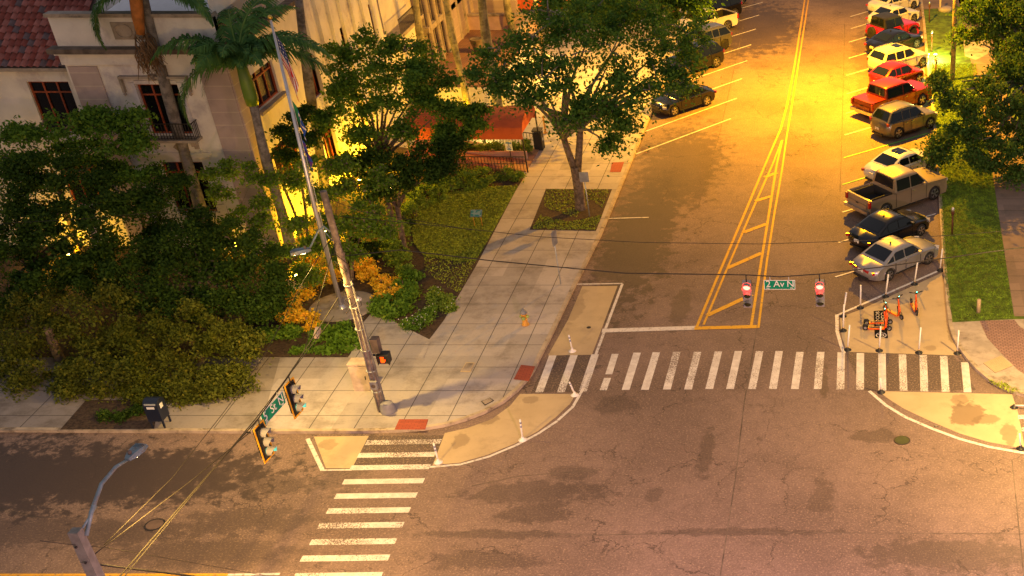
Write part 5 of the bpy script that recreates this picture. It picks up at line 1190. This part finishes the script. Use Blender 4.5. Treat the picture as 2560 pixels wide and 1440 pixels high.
lamp('corner_lamp_glow', hd2 + Vector((-.3, -.1, -.22)), (1, .60, .14), 620, .25, rot=(R(-4), R(14), 0))
# pedestrian signal
q = AX(955, 893, PX + .45); ps = thing('pedestrian_signal', q, 'black pedestrian signal on the corner pole showing the orange hand', 'pedestrian signal')
mb = MB(); mb.box(q + Vector((.1, 0, 0)), (.42, .34, .42)); mb.box(q + Vector((.12, -.2, .2)), (.46, .16, .03)); mb.box(q + Vector((-.11, -.2, 0)), (.02, .16, .42)); mb.box(q + Vector((.33, -.2, 0)), (.02, .16, .42)); mb.build('housing', M['plastic_black'], ps)
mb = MB(); hy = q.y - .18; hx = q.x + .06; hz_ = q.z - .03
mb.box((hx, hy, hz_ - .05), (.14, .01, .14))
for k in range(4): mb.box((hx - .052 + k * .035, hy, hz_ + .07), (.026, .01, .13))
mb.box((hx + .095, hy, hz_ - .03), (.03, .01, .11), ry=R(25)); mb.build('hand_symbol', M['hand'], ps)
mb = MB(); mb.box(q + Vector((-.25, 0, .1)), (.4, .06, .06)); mb.build('bracket', M['plastic_black'], ps)
# beige controller cabinet
q = G(912, 972, ZT); cb_ = thing('control_cabinet', q, 'beige signal control cabinet behind the corner utility pole', 'cabinet')
mb = MB(); mb.box(q + Vector((0, .1, .62)), (.75, .55, 1.24)); mb.box(q + Vector((0, .1, 1.26)), (.8, .6, .05)); mb.build('cabinet_body', M['cab_beige'], cb_)
mb = MB(); mb.box(q + Vector((0, -.185, .62)), (.64, .02, 1.08)); dd = mb.build('door', M['cab_beige'], cb_); mb = MB(); mb.box(q + Vector((.24, -.205, .65)), (.04, .03, .16)); mb.build('handle', M['iron'], dd)
# bottom left pole with lit street lamp
LT = AX(187, 1326, -20.0); LBs = Vector((LT.x, LT.y, 0)); 
lp = thing('street_light_pole', LBs, 'square concrete street light pole at lower left with a long curved light blue arm', 'street light')
mb = MB(); hb_ = .125
mb.add([LBs + Vector((sx * .19, sy * .19, 0)) for sx, sy in ((-1, -1), (1, -1), (1, 1), (-1, 1))] + [LT + Vector((sx * hb_, sy * hb_, 0)) for sx, sy in ((-1, -1), (1, -1), (1, 1), (-1, 1))], [(0, 1, 5, 4), (1, 2, 6, 5), (2, 3, 7, 6), (3, 0, 4, 7), (4, 5, 6, 7)]); mb.build('pole', M['pole_conc'], lp)
mb = MB()
for k in range(6): mb.lathe([(.03, 0), (.03, .04)], LT + Vector((rnd.uniform(-.05, .05), -.2 - k * .003, -.4 - k * .5)), 8, 'Y')
mb.build('bolt', M['iron'], lp)
H3 = AX(318, 1150, -19.65); A0 = LT + Vector((.15, .1, -.25))
H3 = Vector((H3.x, H3.y, H3.z))
mb = MB(); mb.tube([A0, A0.lerp(H3, .2) + Vector((0, 0, .25)), A0.lerp(H3, .5) + Vector((0, 0, .42)), A0.lerp(H3, .8) + Vector((0, 0, .25)), H3], [.05, .055, .05, .045, .04], 8); mb.tube([LT + Vector((.1, .15, -.05)), A0.lerp(H3, .3) + Vector((0, 0, .2))], .03, 6); mb.build('lamp_arm', M['steel_blue'], lp)
lamp_head(lp, H3, (H3 - A0))
lamp('street_lamp_glow', H3 + Vector((.1, .3, -.25)), (1, .58, .13), 1600, .25, rot=(R(34), R(-8), 0))
# street lights outside the frame for the avenue and near corner, plus an added fill lamp
def offlamp(label, base, head, pole_mat, color, power):
    b = Vector(base); h = Vector(head); r = thing('street_light_pole', b, label, 'street light')
    mb = MB(); mb.tube([b, Vector((b.x, b.y, h.z + .3))], [.17, .12], 12); mb.build('pole', pole_mat, r)
    mb = MB(); mb.tube([Vector((b.x, b.y, h.z - .3)), Vector((b.x, b.y, h.z - .3)).lerp(h, .4) + Vector((0, 0, .3)), h], .045, 8); mb.build('lamp_arm', M['steel_blue'], r)
    lamp_head(r, h, h - b); d = (h - b); d.z = 0; d.normalize(); lamp('street_lamp_glow', h + d * .42 + Vector((0, 0, -.15)), color, power, .3)
wb_ = G(2381, 200, ZT)
offlamp('yellow-lit wooden pole on the verge at the upper right', (wb_.x, wb_.y, ZT), (-.6, wb_.y - 2.5, 13.5), M['pole_wood'], (1, .43, .0), 15000)
L1 = G(2740, 1135)
offlamp('street light right of the scooter corner outside the frame', (L1.x + 1.5, L1.y - .5, ZT), (L1.x + .5, L1.y, 10.0), M['pole_conc'], (1, .60, .16), 2700)
offlamp('street light further up the left pavement above the frame', (-22.5, 86, ZT), (-19.5, 84, 9.0), M['pole_wood'], SODIUM, 1900)
offlamp('added fill lamp on an unseen pole behind the viewer', (3, 9, 0), (1, 12.5, 12), M['pole_conc'], (1, .50, .50), 15500)  # added pinkish fill to warm the foreground, not a known street light
# signals
def signal(root, c, face, plate=False, lit='red', vis=.26):
    """three-section head; c = top centre, face = unit vector it looks along"""
    f = Vector(face).normalized(); s = Vector((-f.y, f.x, 0)); ang = math.atan2(f.y, f.x)
    mb = MB(); mb.box(c - Vector((0, 0, .54)) - f * .1, (.22, .34, 1.08), rz=ang)
    for k in (1, 2): mb.box(c - Vector((0, 0, .36 * k)) - f * .1, (.25, .36, .02), rz=ang)
    mb.build('housing', M['plastic_black'] if plate else M['sig_grey'], root)
    if plate:
        mb = MB(); mb.box(c - Vector((0, 0, .54)) - f * .06, (.015, .62, 1.36), rz=ang); bp = mb.build('backplate', M['plastic_black'], root)
        mb = MB()
        for q in (-1, 1):
            mb.box(c - Vector((0, 0, .54)) - f * .05 + s * q * .29, (.02, .055, 1.36), rz=ang); mb.box(c - Vector((0, 0, .54 - q * .655)) - f * .05, (.02, .53, .055), rz=ang)
        mb.build('reflective_border', M['sig_yellow'], bp)
    for k, nm in enumerate(('red', 'amber', 'green')):
        lc = c - Vector((0, 0, .18 + .36 * k)) + f * .02; mb = MB(); VV = []; n = 18
        for j in range(n): t = 2 * math.pi * j / n; VV.append(lc + s * .145 * math.cos(t) + Vector((0, 0, .145 * math.sin(t))))
        mb.add(VV + [lc + f * .03], [(j, (j + 1) % n, n) for j in range(n)])
        mt = M['sig_red'] if (lit == 'red' and k == 0) else M['sig_green'] if (lit == 'green' and k == 2) else M['sig_off']
        mb.build('lens', mt, root)
        mb = MB(); K = 14; V2 = []
        for (d, rr) in ((0, .165), (vis, .165)):
            for j in range(K + 1):
                t = math.pi * (-.18 + 1.36 * j / K); dd = d * (1 if True else 1)
                cut = .35 * (1 - max(0, math.sin(t))) if d > 0 else 0
                V2.append(lc + s * rr * math.cos(t) + Vector((0, 0, rr * math.sin(t))) + f * (dd * (1 - cut)))
        mb.add(V2, [(j, j + 1, K + 2 + j, K + 1 + j) for j in range(K)]); mb.build('visor', M['sig_grey'], root)
    mb = MB(); mb.tube([c + Vector((0, 0, .02)), c + Vector((0, 0, .32))], .025, 6); mb.tube([c + Vector((0, 0, .1)) + s * .18, c + s * .22 - Vector((0, 0, .15))], .012, 4)
    mb.build('hanger', M['iron'], root)
SY = 43.6
sgw = {}
for lb, px, py in (('left red signal hanging over the yellow hatched median', 1866, 706), ('right red signal hanging right of the green 2 Av N sign', 2049, 704)):
    c = AY(px, py, SY); r = thing('traffic_signal', c, lb, 'traffic signal', 'red signals on the wire across the avenue'); signal(r, c, (0, -1, 0)); sgw[px] = c
    lamp('signal_glow', c + Vector((0, -.16, -.2)), (1, .02, .01), 14, .1, 'POINT')
SX = -20.0
for lb, px, py in (('yellow-bordered signal nearer the corner pole, above the 5 St N sign', 728, 962), ('yellow-bordered signal lower left of the 5 St N sign', 652, 1070)):
    c = AX(px, py, SX); r = thing('traffic_signal', c, lb, 'traffic signal', 'bordered signals on the wire across the side street'); signal(r, c, (1, -.12, 0), plate=True, lit='green', vis=.28); sgw[px] = c
# street name signs
def name_sign(label, c, X, w_, h_, main, small, n):
    root = thing('street_sign', c, label, 'street sign'); X = Vector(X).normalized(); Nn = Vector(n).normalized(); a = math.atan2(X.y, X.x)
    mb = MB(); mb.box(c, (w_, .012, h_), rz=a); mb.build('panel_border', M['sign_white'], root)
    mb = MB(); mb.box(c + Nn * .008, (w_ - .05, .01, h_ - .05), rz=a); mb.build('panel', M['sign_green'], root)
    fm = frame_mat(c + Nn * .016 + Vector((0, 0, .03)), X, (0, 0, 1))
    parts_ = main
    for t_, u in parts_: text_obj(t_, h_ * .95, M['sign_white'], frame_mat(c + Nn * .016 + Vector((0, 0, .035)) + X * u * w_, X, (0, 0, 1)), root, bold=.004)
    for t_, u in small: text_obj(t_, h_ * .22, M['sign_white'], frame_mat(c + Nn * .016 + Vector((0, 0, -h_ * .34)) + X * u * w_, X, (0, 0, 1)), root, name='block_number')
    mb = MB()
    for u in (-.3, .3): mb.box(c + X * u * w_ + Vector((0, 0, h_ / 2 + .06)), (.03, .02, .14), rz=a)
    mb.build('hanger', M['galv'], root)
c = AY(1949, 712, SY); name_sign('green street name sign reading 2 Av N between the two red signals', c, (1, 0, 0), 1.2, .40, [('2', -.36), ('Av', -.02), ('N', .35)], [('400', -.38), ('500', .38)], (0, -1, 0))
c5 = AX(683, 1022, SX); name_sign('green street name sign reading 5 St N between the two bordered signals', c5, (.1, 1, 0), 1.5, .46, [('5', -.35), ('St', .0), ('N', .34)], [('200', -.36), ('200', .36)], (1, -.1, 0))
# wires
def wire(pts, r, label, mat='wire', sub=None):
    P = [Vector(p) for p in pts]; mb = MB(); mb.tube(P, r, 5)
    tag(mb.build('overhead_wire', M[mat], loc=P[0]), label, 'wire')
def sagpts(a, b, sag, n=14): return [Vector(a).lerp(Vector(b), i / n) + Vector((0, 0, -4 * sag * (i / n) * (1 - i / n))) for i in range(n + 1)]
WP = AX(862, 640, PX); rE = AY(2620, 610, SY + .8)
m1 = sgw[1866] + Vector((0, 0, .32)); m2 = sgw[2049] + Vector((0, 0, .32)); ms = AY(1230, 652, SY - .2); ms2 = AY(1560, 683, SY)
wire([WP, AY(1000, 625, SY - .2), ms, ms2, m1, AY(1950, 692, SY), m2, AY(2200, 668, SY + .2), AY(2400, 640, SY + .5), rE], .022, 'heavy span wire across the avenue carrying the red signals')
wire([PP(.9), AY(1100, 565, 44), AY(1350, 592, 45), AY(1600, 606, 45.5), AY(1900, 610, 46), AY(2200, 600, 46), AY(2420, 585, 46), AY(2620, 568, 46.3)], .012, 'thin upper wire sagging across the avenue from the pole top')
wire([PP(.97, .1), AY(900, 528, 44), AY(1180, 575, 45)], .012, 'short pale wire leaving the corner pole top towards the garden', 'wire_lit')
BP = Vector((-20.0, 24.9, 0)); ZB = lambda z: Vector((-20.0, 24.7, z))
cA_ = AX(845, 745, PX + .05); cB_ = AX(300, 1440, -20.05)
s1, s2 = sgw[728] + Vector((0, 0, .34)), sgw[652] + Vector((0, 0, .34))
wire([cA_, s1, s2, AX(500, 1210, -20), cB_, AX(120, 1640, -20)], .022, 'thick yellow-lit bundled cable carrying the bordered signals', 'wire_lit')
wire([AX(835, 790, PX + .2), AX(742, 912, -19.9), AX(640, 1046, -19.9), AX(520, 1190, -19.9), AX(322, 1428, -19.9), AX(230, 1540, -19.9)], .016, 'second signal cable running parallel to the thick bundle', 'wire_lit')
wire([AX(840, 600, PX), AX(812, 700, -20.3), AX(760, 880, -20.3), AX(620, 1085, -20.3), AX(480, 1200, -20.3), AX(230, 1390, -20.2)], .014, 'thin brownish wire left of the signal bundle', 'wire_lit')
wire([AX(850, 560, PX), AX(760, 700, -20.9), AX(660, 890, -21.1), AX(560, 1030, -21), AX(430, 1195, -20.8), AX(260, 1362, -20.3)], .011, 'thin dashed-looking pale wire crossing the side street', 'wire_lit')
wire([AY(-60, 562, 47), AY(200, 548, 47), AY(420, 528, 47), AY(560, 510, 47)], .009, 'very thin wire in front of the garden trees', 'wire_lit')
wire([AX(235, 1410, -19.9), AY(330, 1422, 27), AY(520, 1445, 28)], .03, 'dark cable leaving the concrete pole to the right')
wire([AX(100, 1352, -20.4), AX(200, 1364, -20), AY(260, 1368, 26), AY(700, 1445, 32)], .008, 'hair-thin wire leaving the concrete pole low across the road')
# cable splice box
c = AX(793, 832, -20.1); mb = MB(); mb.box(c, (.16, .42, .14), rx=R(25)); tag(mb.build('splice_box', M['cab_beige'], loc=c), 'small cream splice box hanging on the cables left of the corner pole', 'splice box')
# hydrant
q = G(1314, 812, ZT); hy_ = thing('fire_hydrant', q, 'yellow fire hydrant with grey cap on the avenue pavement', 'fire hydrant')
mb = MB(); mb.lathe([(.17, 0), (.17, .05), (.12, .07), (.115, .52), (.15, .54), (.15, .58)], q, 18); mb.build('barrel', M['hyd_yellow'], hy_)
mb = MB(); mb.lathe([(.15, .58), (.17, .6), (.15, .68), (.09, .76), (.04, .78), (.04, .84)], q, 18); mb.build('bonnet', M['hyd_grey'], hy_)
mb = MB(); mb.lathe([(.07, .1), (.07, .2), (.055, .22)], q + Vector((0, 0, .43)), 12, 'X'); mb.lathe([(.055, -.2), (.07, -.18), (.07, -.1)], q + Vector((0, 0, .43)), 12, 'X'); mb.lathe([(.06, -.22), (.08, -.2), (.08, -.1)], q + Vector((0, 0, .40)), 12, 'Y'); mb.build('outlet_cap', pm('outlet_green', (.3, .4, .12), .5), hy_)
# mailbox
q = G(405, 1062, ZT); mbx_ = thing('mailbox', q, 'dark blue street mailbox under the olive tree, white sticker on its side', 'mailbox')
mb = MB(); prof = [(-.3, .35), (-.3, 1.05)] + [(-.3 * math.cos(t), 1.05 + .22 * math.sin(t)) for t in [math.pi * k / 8 for k in range(1, 8)]] + [(.3, 1.05), (.3, .35)]
vs = [q + Vector((-.28, y, z)) for y, z in prof] + [q + Vector((.28, y, z)) for y, z in prof]; n = len(prof); mb.add(vs, [tuple(range(n)), tuple(range(n, 2 * n))[::-1]] + [(i, (i + 1) % n, n + (i + 1) % n, n + i) for i in range(n)]); mb.build('body', M['mail_blue'], mbx_, sharp=35)
mb = MB(); mb.box(q + Vector((0, -.27, 1.12)), (.44, .06, .06)); mb.build('pull_handle', M['galv'], mbx_)
for sx in (-1, 1):
    for sy in (-1, 1): mb = MB(); mb.box(q + Vector((sx * .24, sy * .24, .18)), (.06, .06, .38)); mb.build('leg', M['mail_blue'], mbx_)
mb = MB(); mb.box(q + Vector((.285, -.02, .95)), (.012, .2, .2)); mb.build('sticker', M['sign_white'], mbx_)
mb = MB(); mb.box(q + Vector((0, -.305, .98)), (.3, .012, .1)); mb.build('sticker', M['sign_white'], mbx_)
# sign posts
def signpost(label, base, h, w_, hh, face, mat, post='galv', name='sign_post', cat='sign', zc=None):
    q = G(*base, ZT); r = thing(name, q, label, cat); mb = MB(); mb.tube([q, q + Vector((0, 0, h))], .03, 8); mb.build('post', M[post], r)
    a = face; mb = MB(); mb.box(q + Vector((0, 0, (zc or h - hh / 2))) + Vector((math.sin(a) * .04, -math.cos(a) * .04, 0)), (w_, .012, hh), rz=a); mb.build('panel', mat, r); return r, q
signpost('grey sign back on a thin post in front of the forked oak', (1474, 541), 2.5, .48, .55, 0, M['sign_back'])
r, q = signpost('sign post standing alone on the wide pavement, its panel seen edge on', (1402, 710), 2.75, .45, .7, R(72), M['sign_back'])
signpost('dark post with a small brown sign under the oak near the kerb', (1575, 330), 2.2, .35, .5, R(30), M['meter_brown'], post='iron')
r, q = signpost('small blue and white accessible access sign before the ramp railing', (1283, 425), 1.75, .40, .58, R(-8), M['sign_white'], post='iron')
pz = q + Vector((-.0, -.055, 1.46)); Xd = Vector((math.cos(R(-8)), math.sin(R(-8)), 0)); 
mb = MB(); mb.box(pz + Vector((0, -.002, .17)), (.34, .01, .08), rz=R(-8)); mb.box(pz + Vector((0, -.002, -.2)), (.24, .01, .06), rz=R(-8)); mb.lathe([(.025, -.005), (.025, .005)], pz + Vector((-.02, -.005, .10)), 10, 'Y'); mb.box(pz + Vector((-.015, -.005, .03)), (.03, .01, .12)); mb.box(pz + Vector((.03, -.005, -.02)), (.1, .01, .025))
rg = [pz + Vector((.085 * math.cos(t) + .01, -.006, .085 * math.sin(t) - .06)) for t in [R(150 + k * 24) for k in range(10)]]; mb.tube(rg, .012, 5)
mb.build('wheelchair_symbol', pm('sign_blue', (.04, .18, .5), .4), r)
# small teal marker in the garden lawn
q = G(1197, 568, ZT); r = thing('information_panel', q, 'tilted teal information panel on two posts in the garden lawn', 'information panel')
for s_ in (-1, 1): mb = MB(); mb.tube([q + Vector((s_ * .2, 0, 0)), q + Vector((s_ * .2, .02, .72))], .02, 6); mb.build('leg', M['hyd_yellow'], r)
mb = MB(); mb.box(q + Vector((0, 0, .78)), (.6, .42, .02), rx=R(38)); mb.build('panel_board', M['steel_blue'], r)
tq = NT('teal_panel_print'); tq.color(tq.mix(tq.ramp(tq.noise(7, 3), .4, .6), (.05, .30, .27), (.35, .5, .42))); tq.rough(.4); mb = MB(); mb.box(q + Vector((0, -.009, .79)), (.55, .37, .01), rx=R(38)); mb.build('printed_face', tq.m, r)
# bin, yellow post
q = G(1350, 372, ZT); r = thing('litter_bin', q, 'black litter bin with a white sticker at the end of the ramp', 'litter bin')
mb = MB(); mb.box(q + Vector((0, 0, .5)), (.5, .55, 1.0)); mb.build('body', M['plastic_black'], r)
mb = MB(); mb.box(q + Vector((0, 0, 1.18)), (.54, .6, .06)); [mb.box(q + Vector((sx * .23, sy * .25, 1.08)), (.04, .04, .2)) for sx in (-1, 1) for sy in (-1, 1)]; mb.build('lid', M['iron'], r)
mb = MB(); mb.box(q + Vector((.256, 0, .6)), (.012, .14, .16)); mb.build('sticker', M['sign_white'], r)
q = G(1364, 333, ZT); r = thing('bollard', q, 'short yellow bollard behind the litter bin', 'bollard'); mb = MB(); mb.lathe([(.13, 0), (.13, .05), (.06, .1), (.06, .95), (.08, 1.0), (.05, 1.08)], q, 14); mb.build('post', M['hyd_yellow'], r); mb = MB(); mb.lathe([(.085, .96), (.085, 1.0)], q, 14); mb.build('cap_ring', M['hyd_yellow'], r)
# concrete bollard on right lawn
q = G(2446, 782, ZT); mb = MB(); mb.lathe([(.095, -.02), (.095, .66), (.085, .69), (.02, .695)], q, 18); tag(mb.build('bollard', M['pad'], loc=q), 'cream round bollard standing in the right hand verge grass', 'bollard')
# parking meters
for lb, px, py, h in (('parking meter on brown post on the verge beside the black sedan', 2380, 586, 1.45), ('parking meter on brown post beside the white wagon', 2329, 130, 1.45), ('parking meter lit from below behind the floodlight', 2323, 56, 1.5), ('parking meter on brown post beside the red hatchback', 2339, 193, 1.3)):
    q = G(px, py, ZT); r = thing('parking_meter', q, lb, 'parking meter', 'parking meters along the right verge'); mb = MB(); mb.tube([q, q + Vector((0, 0, h - .35))], .045, 10); mb.build('post', M['meter_brown'], r)
    mb = MB(); mb.lathe([(.05, h - .38), (.08, h - .34), (.09, h - .2), (.06, h - .12)], q, 12); mb.build('head', M['meter_brown'], r); mb = MB(); mb.lathe([(.075, h - .14), (.085, h - .06), (.07, h + .02), (.02, h + .06)], q, 12); mb.build('dome', M['alu'], r)
q = G(2350, 27, ZT); r = thing('post', q, 'pale square post at the far end of the verge', 'post'); mb = MB(); mb.box(q + Vector((0, 0, .6)), (.14, .14, 1.2)); mb.build('shaft', M['cab_beige'], r); mb = MB(); mb.box(q + Vector((0, 0, 1.22)), (.17, .17, .05)); mb.build('cap', M['cab_beige'], r)
q = G(2363, 27, ZT); mb = MB(); mb.lathe([(.02, 0), (.55, 0), (.55, .22), (.45, .28), (.02, .28)], q, 18); tag(mb.build('stone_slab', M['concrete'], loc=q), 'low pale rounded stone block beside the pale post', 'stone block')
# flexible delineator posts
FG = 'white flexible posts around the tan pads'
def flex(label, bpx, tpx, bands=False, lean=None):
    b = G(*bpx); h = None; t = AY(tpx[0], tpx[1], b.y); t = Vector((t.x, b.y, max(.25, t.z)))
    r = thing('flex_post', b, label, 'delineator post', FG)
    mb = MB(); mb.tube([b + Vector((0, 0, .08)), t], .038, 10); mb.build('tube', M['white_plastic'], r)
    mb = MB(); mb.lathe([(.17, 0), (.17, .02), (.10, .05), (.055, .10), (.05, .16)], b, 16); mb.build('base', M['plastic_black'] if not bands else M['white_plastic'], r)
    if bands:
        for f0, f1 in ((.62, .72), (.80, .90)): mb = MB(); mb.tube([b.lerp(t, f0), b.lerp(t, f1)], .0405, 10); mb.build('reflective_band', M['blue_band'], r)
    else:
        mb = MB(); mb.tube([b + Vector((0, 0, .10)), b.lerp(t, .14)], .045, 10); mb.build('collar', M['sig_yellow'], r)
for a in [('front post at the left end of the scooter pad on the crosswalk edge', (2119, 875), (2124, 813)), ('second post from the left along the crosswalk edge in front of the scooters', (2198, 877), (2202, 816)), ('third post from the left along the crosswalk edge of the scooter pad', (2297, 882), (2302, 819)),
          ('post at the kerb end of the crosswalk edge beside the brick pavement', (2393, 884), (2397, 826)), ('left corner post of the scooter pad, tallest looking', (2108, 827), (2110, 762)), ('post behind the left corner post of the scooter pad', (2108, 791), (2116, 731)),
          ('post on the slanted white line just left of the silver sedan', (2151, 770), (2152, 713)), ('post on the slanted white line before the silver sedan rear wheel', (2214, 742), (2221, 686)), ('post on the slanted white line before the silver sedan door', (2286, 711), (2294, 656)),
          ('post at the kerb end of the slanted white line', (2350, 677), (2356, 622)), ('short post at the tip of the lower right tan pad', (2203, 981), (2201, 945)), ('post at the right frame edge on the lower tan pad', (2551, 1122), (2549, 1084))]: flex(*a)
for a in [('banded post on the kerbside tan pad above the left crosswalk end', (1431, 878), (1422, 838)), ('banded leaning post where crosswalk meets the curved tan pad', (1437, 988), (1423, 955)), ('banded post in the middle of the curved tan pad edge', (1307, 1100), (1300, 1049)), ('banded post at the left tip of the curved tan pad', (1096, 1156), (1084, 1109))]: flex(*a, bands=True)
b = G(2535, 1019); r = thing('flex_post', b, 'knocked-over post leaning to the right at the right frame edge', 'delineator post', FG); mb = MB(); mb.tube([b + Vector((0, 0, .1)), b + Vector((.75, -.25, .25))], .038, 10); mb.build('tube', M['white_plastic'], r); mb = MB(); mb.lathe([(.17, 0), (.17, .02), (.1, .05), (.05, .14)], b, 14); mb.build('base', M['plastic_black'], r)
# scooters
def scooter(label, rear, front, lean=0, steer=0, deck='stone_dark'):
    a = G(*rear); b = G(*front); d = (b - a); L = 1.08; d.normalize(); c = (a + b) / 2; hd = math.atan2(d.y, d.x)
    r = thing('electric_scooter', c, label, 'electric scooter', 'orange rental scooters on the tan pad', rz=hd)
    def wheel(x, nm, rz_=0):
        mb = MB(); mb.lathe([(.06, -.03), (.12, -.03), (.135, -.015), (.135, .015), (.12, .03), (.06, .03)], (x, 0, .135), 20, 'Y'); w_ = mb.build('wheel', M['tyre'], r); mb = MB(); mb.lathe([(.065, -.032), (.065, .032)], (x, 0, .135), 14, 'Y'); mb.build('rim', M['sig_grey'], w_)
    wheel(-L / 2, 'rear'); wheel(L / 2, 'front')
    mb = MB(); mb.prism([(-.42, -.085), (.28, -.085), (.34, -.05), (.34, .05), (.28, .085), (-.42, .085)], .10, .165); mb.build('deck', M['orange'], r)
    mb = MB(); mb.prism([(-.38, -.06), (.24, -.06), (.24, .06), (-.38, .06)], .165, .172); mb.build('deck_mat', M[deck], r)
    mb = MB(); mb.tube([(.30, 0, .14), (.38, 0, .2), (.40, 0, .42), (.36, 0, .66)], [.05, .065, .06, .05], 8); mb.tube([(.36, 0, .66), (.30, 0, 1.05)], [.045, .032], 8); mb.build('stem', M['orange'], r)
    mb = MB(); mb.box((.325, 0, .45), (.05, .09, .36), ry=R(-8)); mb.build('battery_cover', M['plastic_black'], r)
    mb = MB(); mb.tube([(L / 2, .06, .135), (L / 2 - .05, .06, .3), (.4, .0, .42)], .018, 6); mb.tube([(L / 2, -.06, .135), (L / 2 - .05, -.06, .3), (.4, .0, .42)], .018, 6); mb.build('fork', M['plastic_black'], r)
    mb = MB(); mb.tube([(.27, -.3, 1.09), (.30, -.1, 1.06), (.30, .1, 1.06), (.27, .3, 1.09)], .02, 8); mb.box((.33, 0, 1.07), (.1, .1, .08)); mb.build('handlebar', M['plastic_black'], r)
    for s_ in (-1, 1): mb = MB(); mb.tube([(.272, s_ * .2, 1.075), (.268, s_ * .31, 1.092)], .028, 8); mb.build('grip', M['plastic_black'], r)
    mb = MB(); mb.tube([(-.66, 0, .2), (-.6, 0, .29), (-.5, 0, .30), (-.42, 0, .19)], [.035, .05, .05, .04], 8); mb.build('fender', M['plastic_black'], r)
    mb = MB(); mb.tube([(.1, .09, .12), (.06, .17, .01)], .012, 5); mb.build('kickstand', M['iron'], r)
    mb = MB(); mb.lathe([(.02, 0), (.02, .012)], (.34, .03, 1.11), 8); mb.build('status_light', M['sig_green'], r)
scooter('front scooter of the close pair lying across the black ground decal', (2170, 826), (2216, 827))
scooter('scooter just behind the front one of the close pair', (2172, 813), (2219, 811))
scooter('scooter with yellow deck mat behind the close pair', (2214, 779), (2253, 799), deck='hyd_yellow')
scooter('lone scooter at the right of the pad facing the viewer', (2279, 764), (2291, 787), deck='hyd_yellow')
# ground decal
D0 = [G(2184, 778), G(2213, 776), G(2220, 846), G(2187, 846)]
mb = MB(); mb.sheet([(p.x, p.y) for p in D0], .014); 
dec = tag(mb.build('ground_decal', pm('matte_black_decal', (.012, .012, .013), .95, spec=.1), loc=D0[0]), 'black ground decal with white scooter corner lettering under the scooters', 'ground decal')
dx = (G(2216, 810) - G(2186, 810)).normalized(); dy = Vector((0, -1, 0)); cL = G(2193.5, 805); cR = G(2206.5, 805)
for t_, c_ in (('SCOOTER', cL), ('CORNER', cR)):
    q = text_obj(t_, .23, M['white_paint'], frame_mat(Vector((c_.x, c_.y + .1, .02)), (0, -1, 0), (1, 0, 0)), None, name='lettering', ext=.001, sx=1.7)
    q.parent = dec; q.matrix_parent_inverse = Matrix.Identity(4); q.data.transform(Matrix.Translation(-dec.location))
cc = G(2203, 838, .018); mb = MB(); n = 28
def ring(mb, c, r0, r1, z=0): 
    vs = [c + Vector((r0 * math.cos(2 * math.pi * k / n), r0 * math.sin(2 * math.pi * k / n), z)) for k in range(n)] + [c + Vector((r1 * math.cos(2 * math.pi * k / n), r1 * math.sin(2 * math.pi * k / n), z)) for k in range(n)]
    mb.add(vs, [(k, n + k, n + (k + 1) % n, (k + 1) % n) for k in range(n)])
ring(mb, cc, .20, .245); ring(mb, cc + Vector((.04, 0, .001)), .055, .095); mb.box(cc + Vector((-.06, .075, .0)), (.18, .04, .003)); mb.build('round_logo', M['white_paint'], dec)
# uplights
uplight(1215, 365, 'glowing ground floodlight behind the ramp railing under the red canopy', 130, (1, .68, .15))
uplight(985, 492, 'small glowing floodlight under the dark spreading tree', 40)
uplight(818, 600, 'floodlight between shrubs below the green-necked palm', 1000, UPL)
uplight(1165, 318, 'floodlight at the foot of the slender palm beside the terrace', 350, UPL)
uplight(1268, 240, 'floodlight among the palms right of the terrace steps', 420, UPL)
uplight(960, 420, 'floodlight against the wall behind the round-crowned tree', 750, UPL)
uplight(905, 470, 'floodlight at the wall behind the flowering myrtle', 850, UPL)
uplight(600, 640, 'floodlight below the lower pavilion window', 420, UPL)
uplight(180, 660, 'floodlight behind the dark left garden tree', 350, UPL)
uplight(745, 712, 'floodlight lighting the croton shrubs', 70, (1, .72, .25))
uplight(1140, 140, 'floodlight beside the carved entrance', 200, UPL, z=1.7)
uplight(2338, 152, 'bright greenish floodlight in the grass by the parking meters', 900, (.72, 1, .22), z=.3)
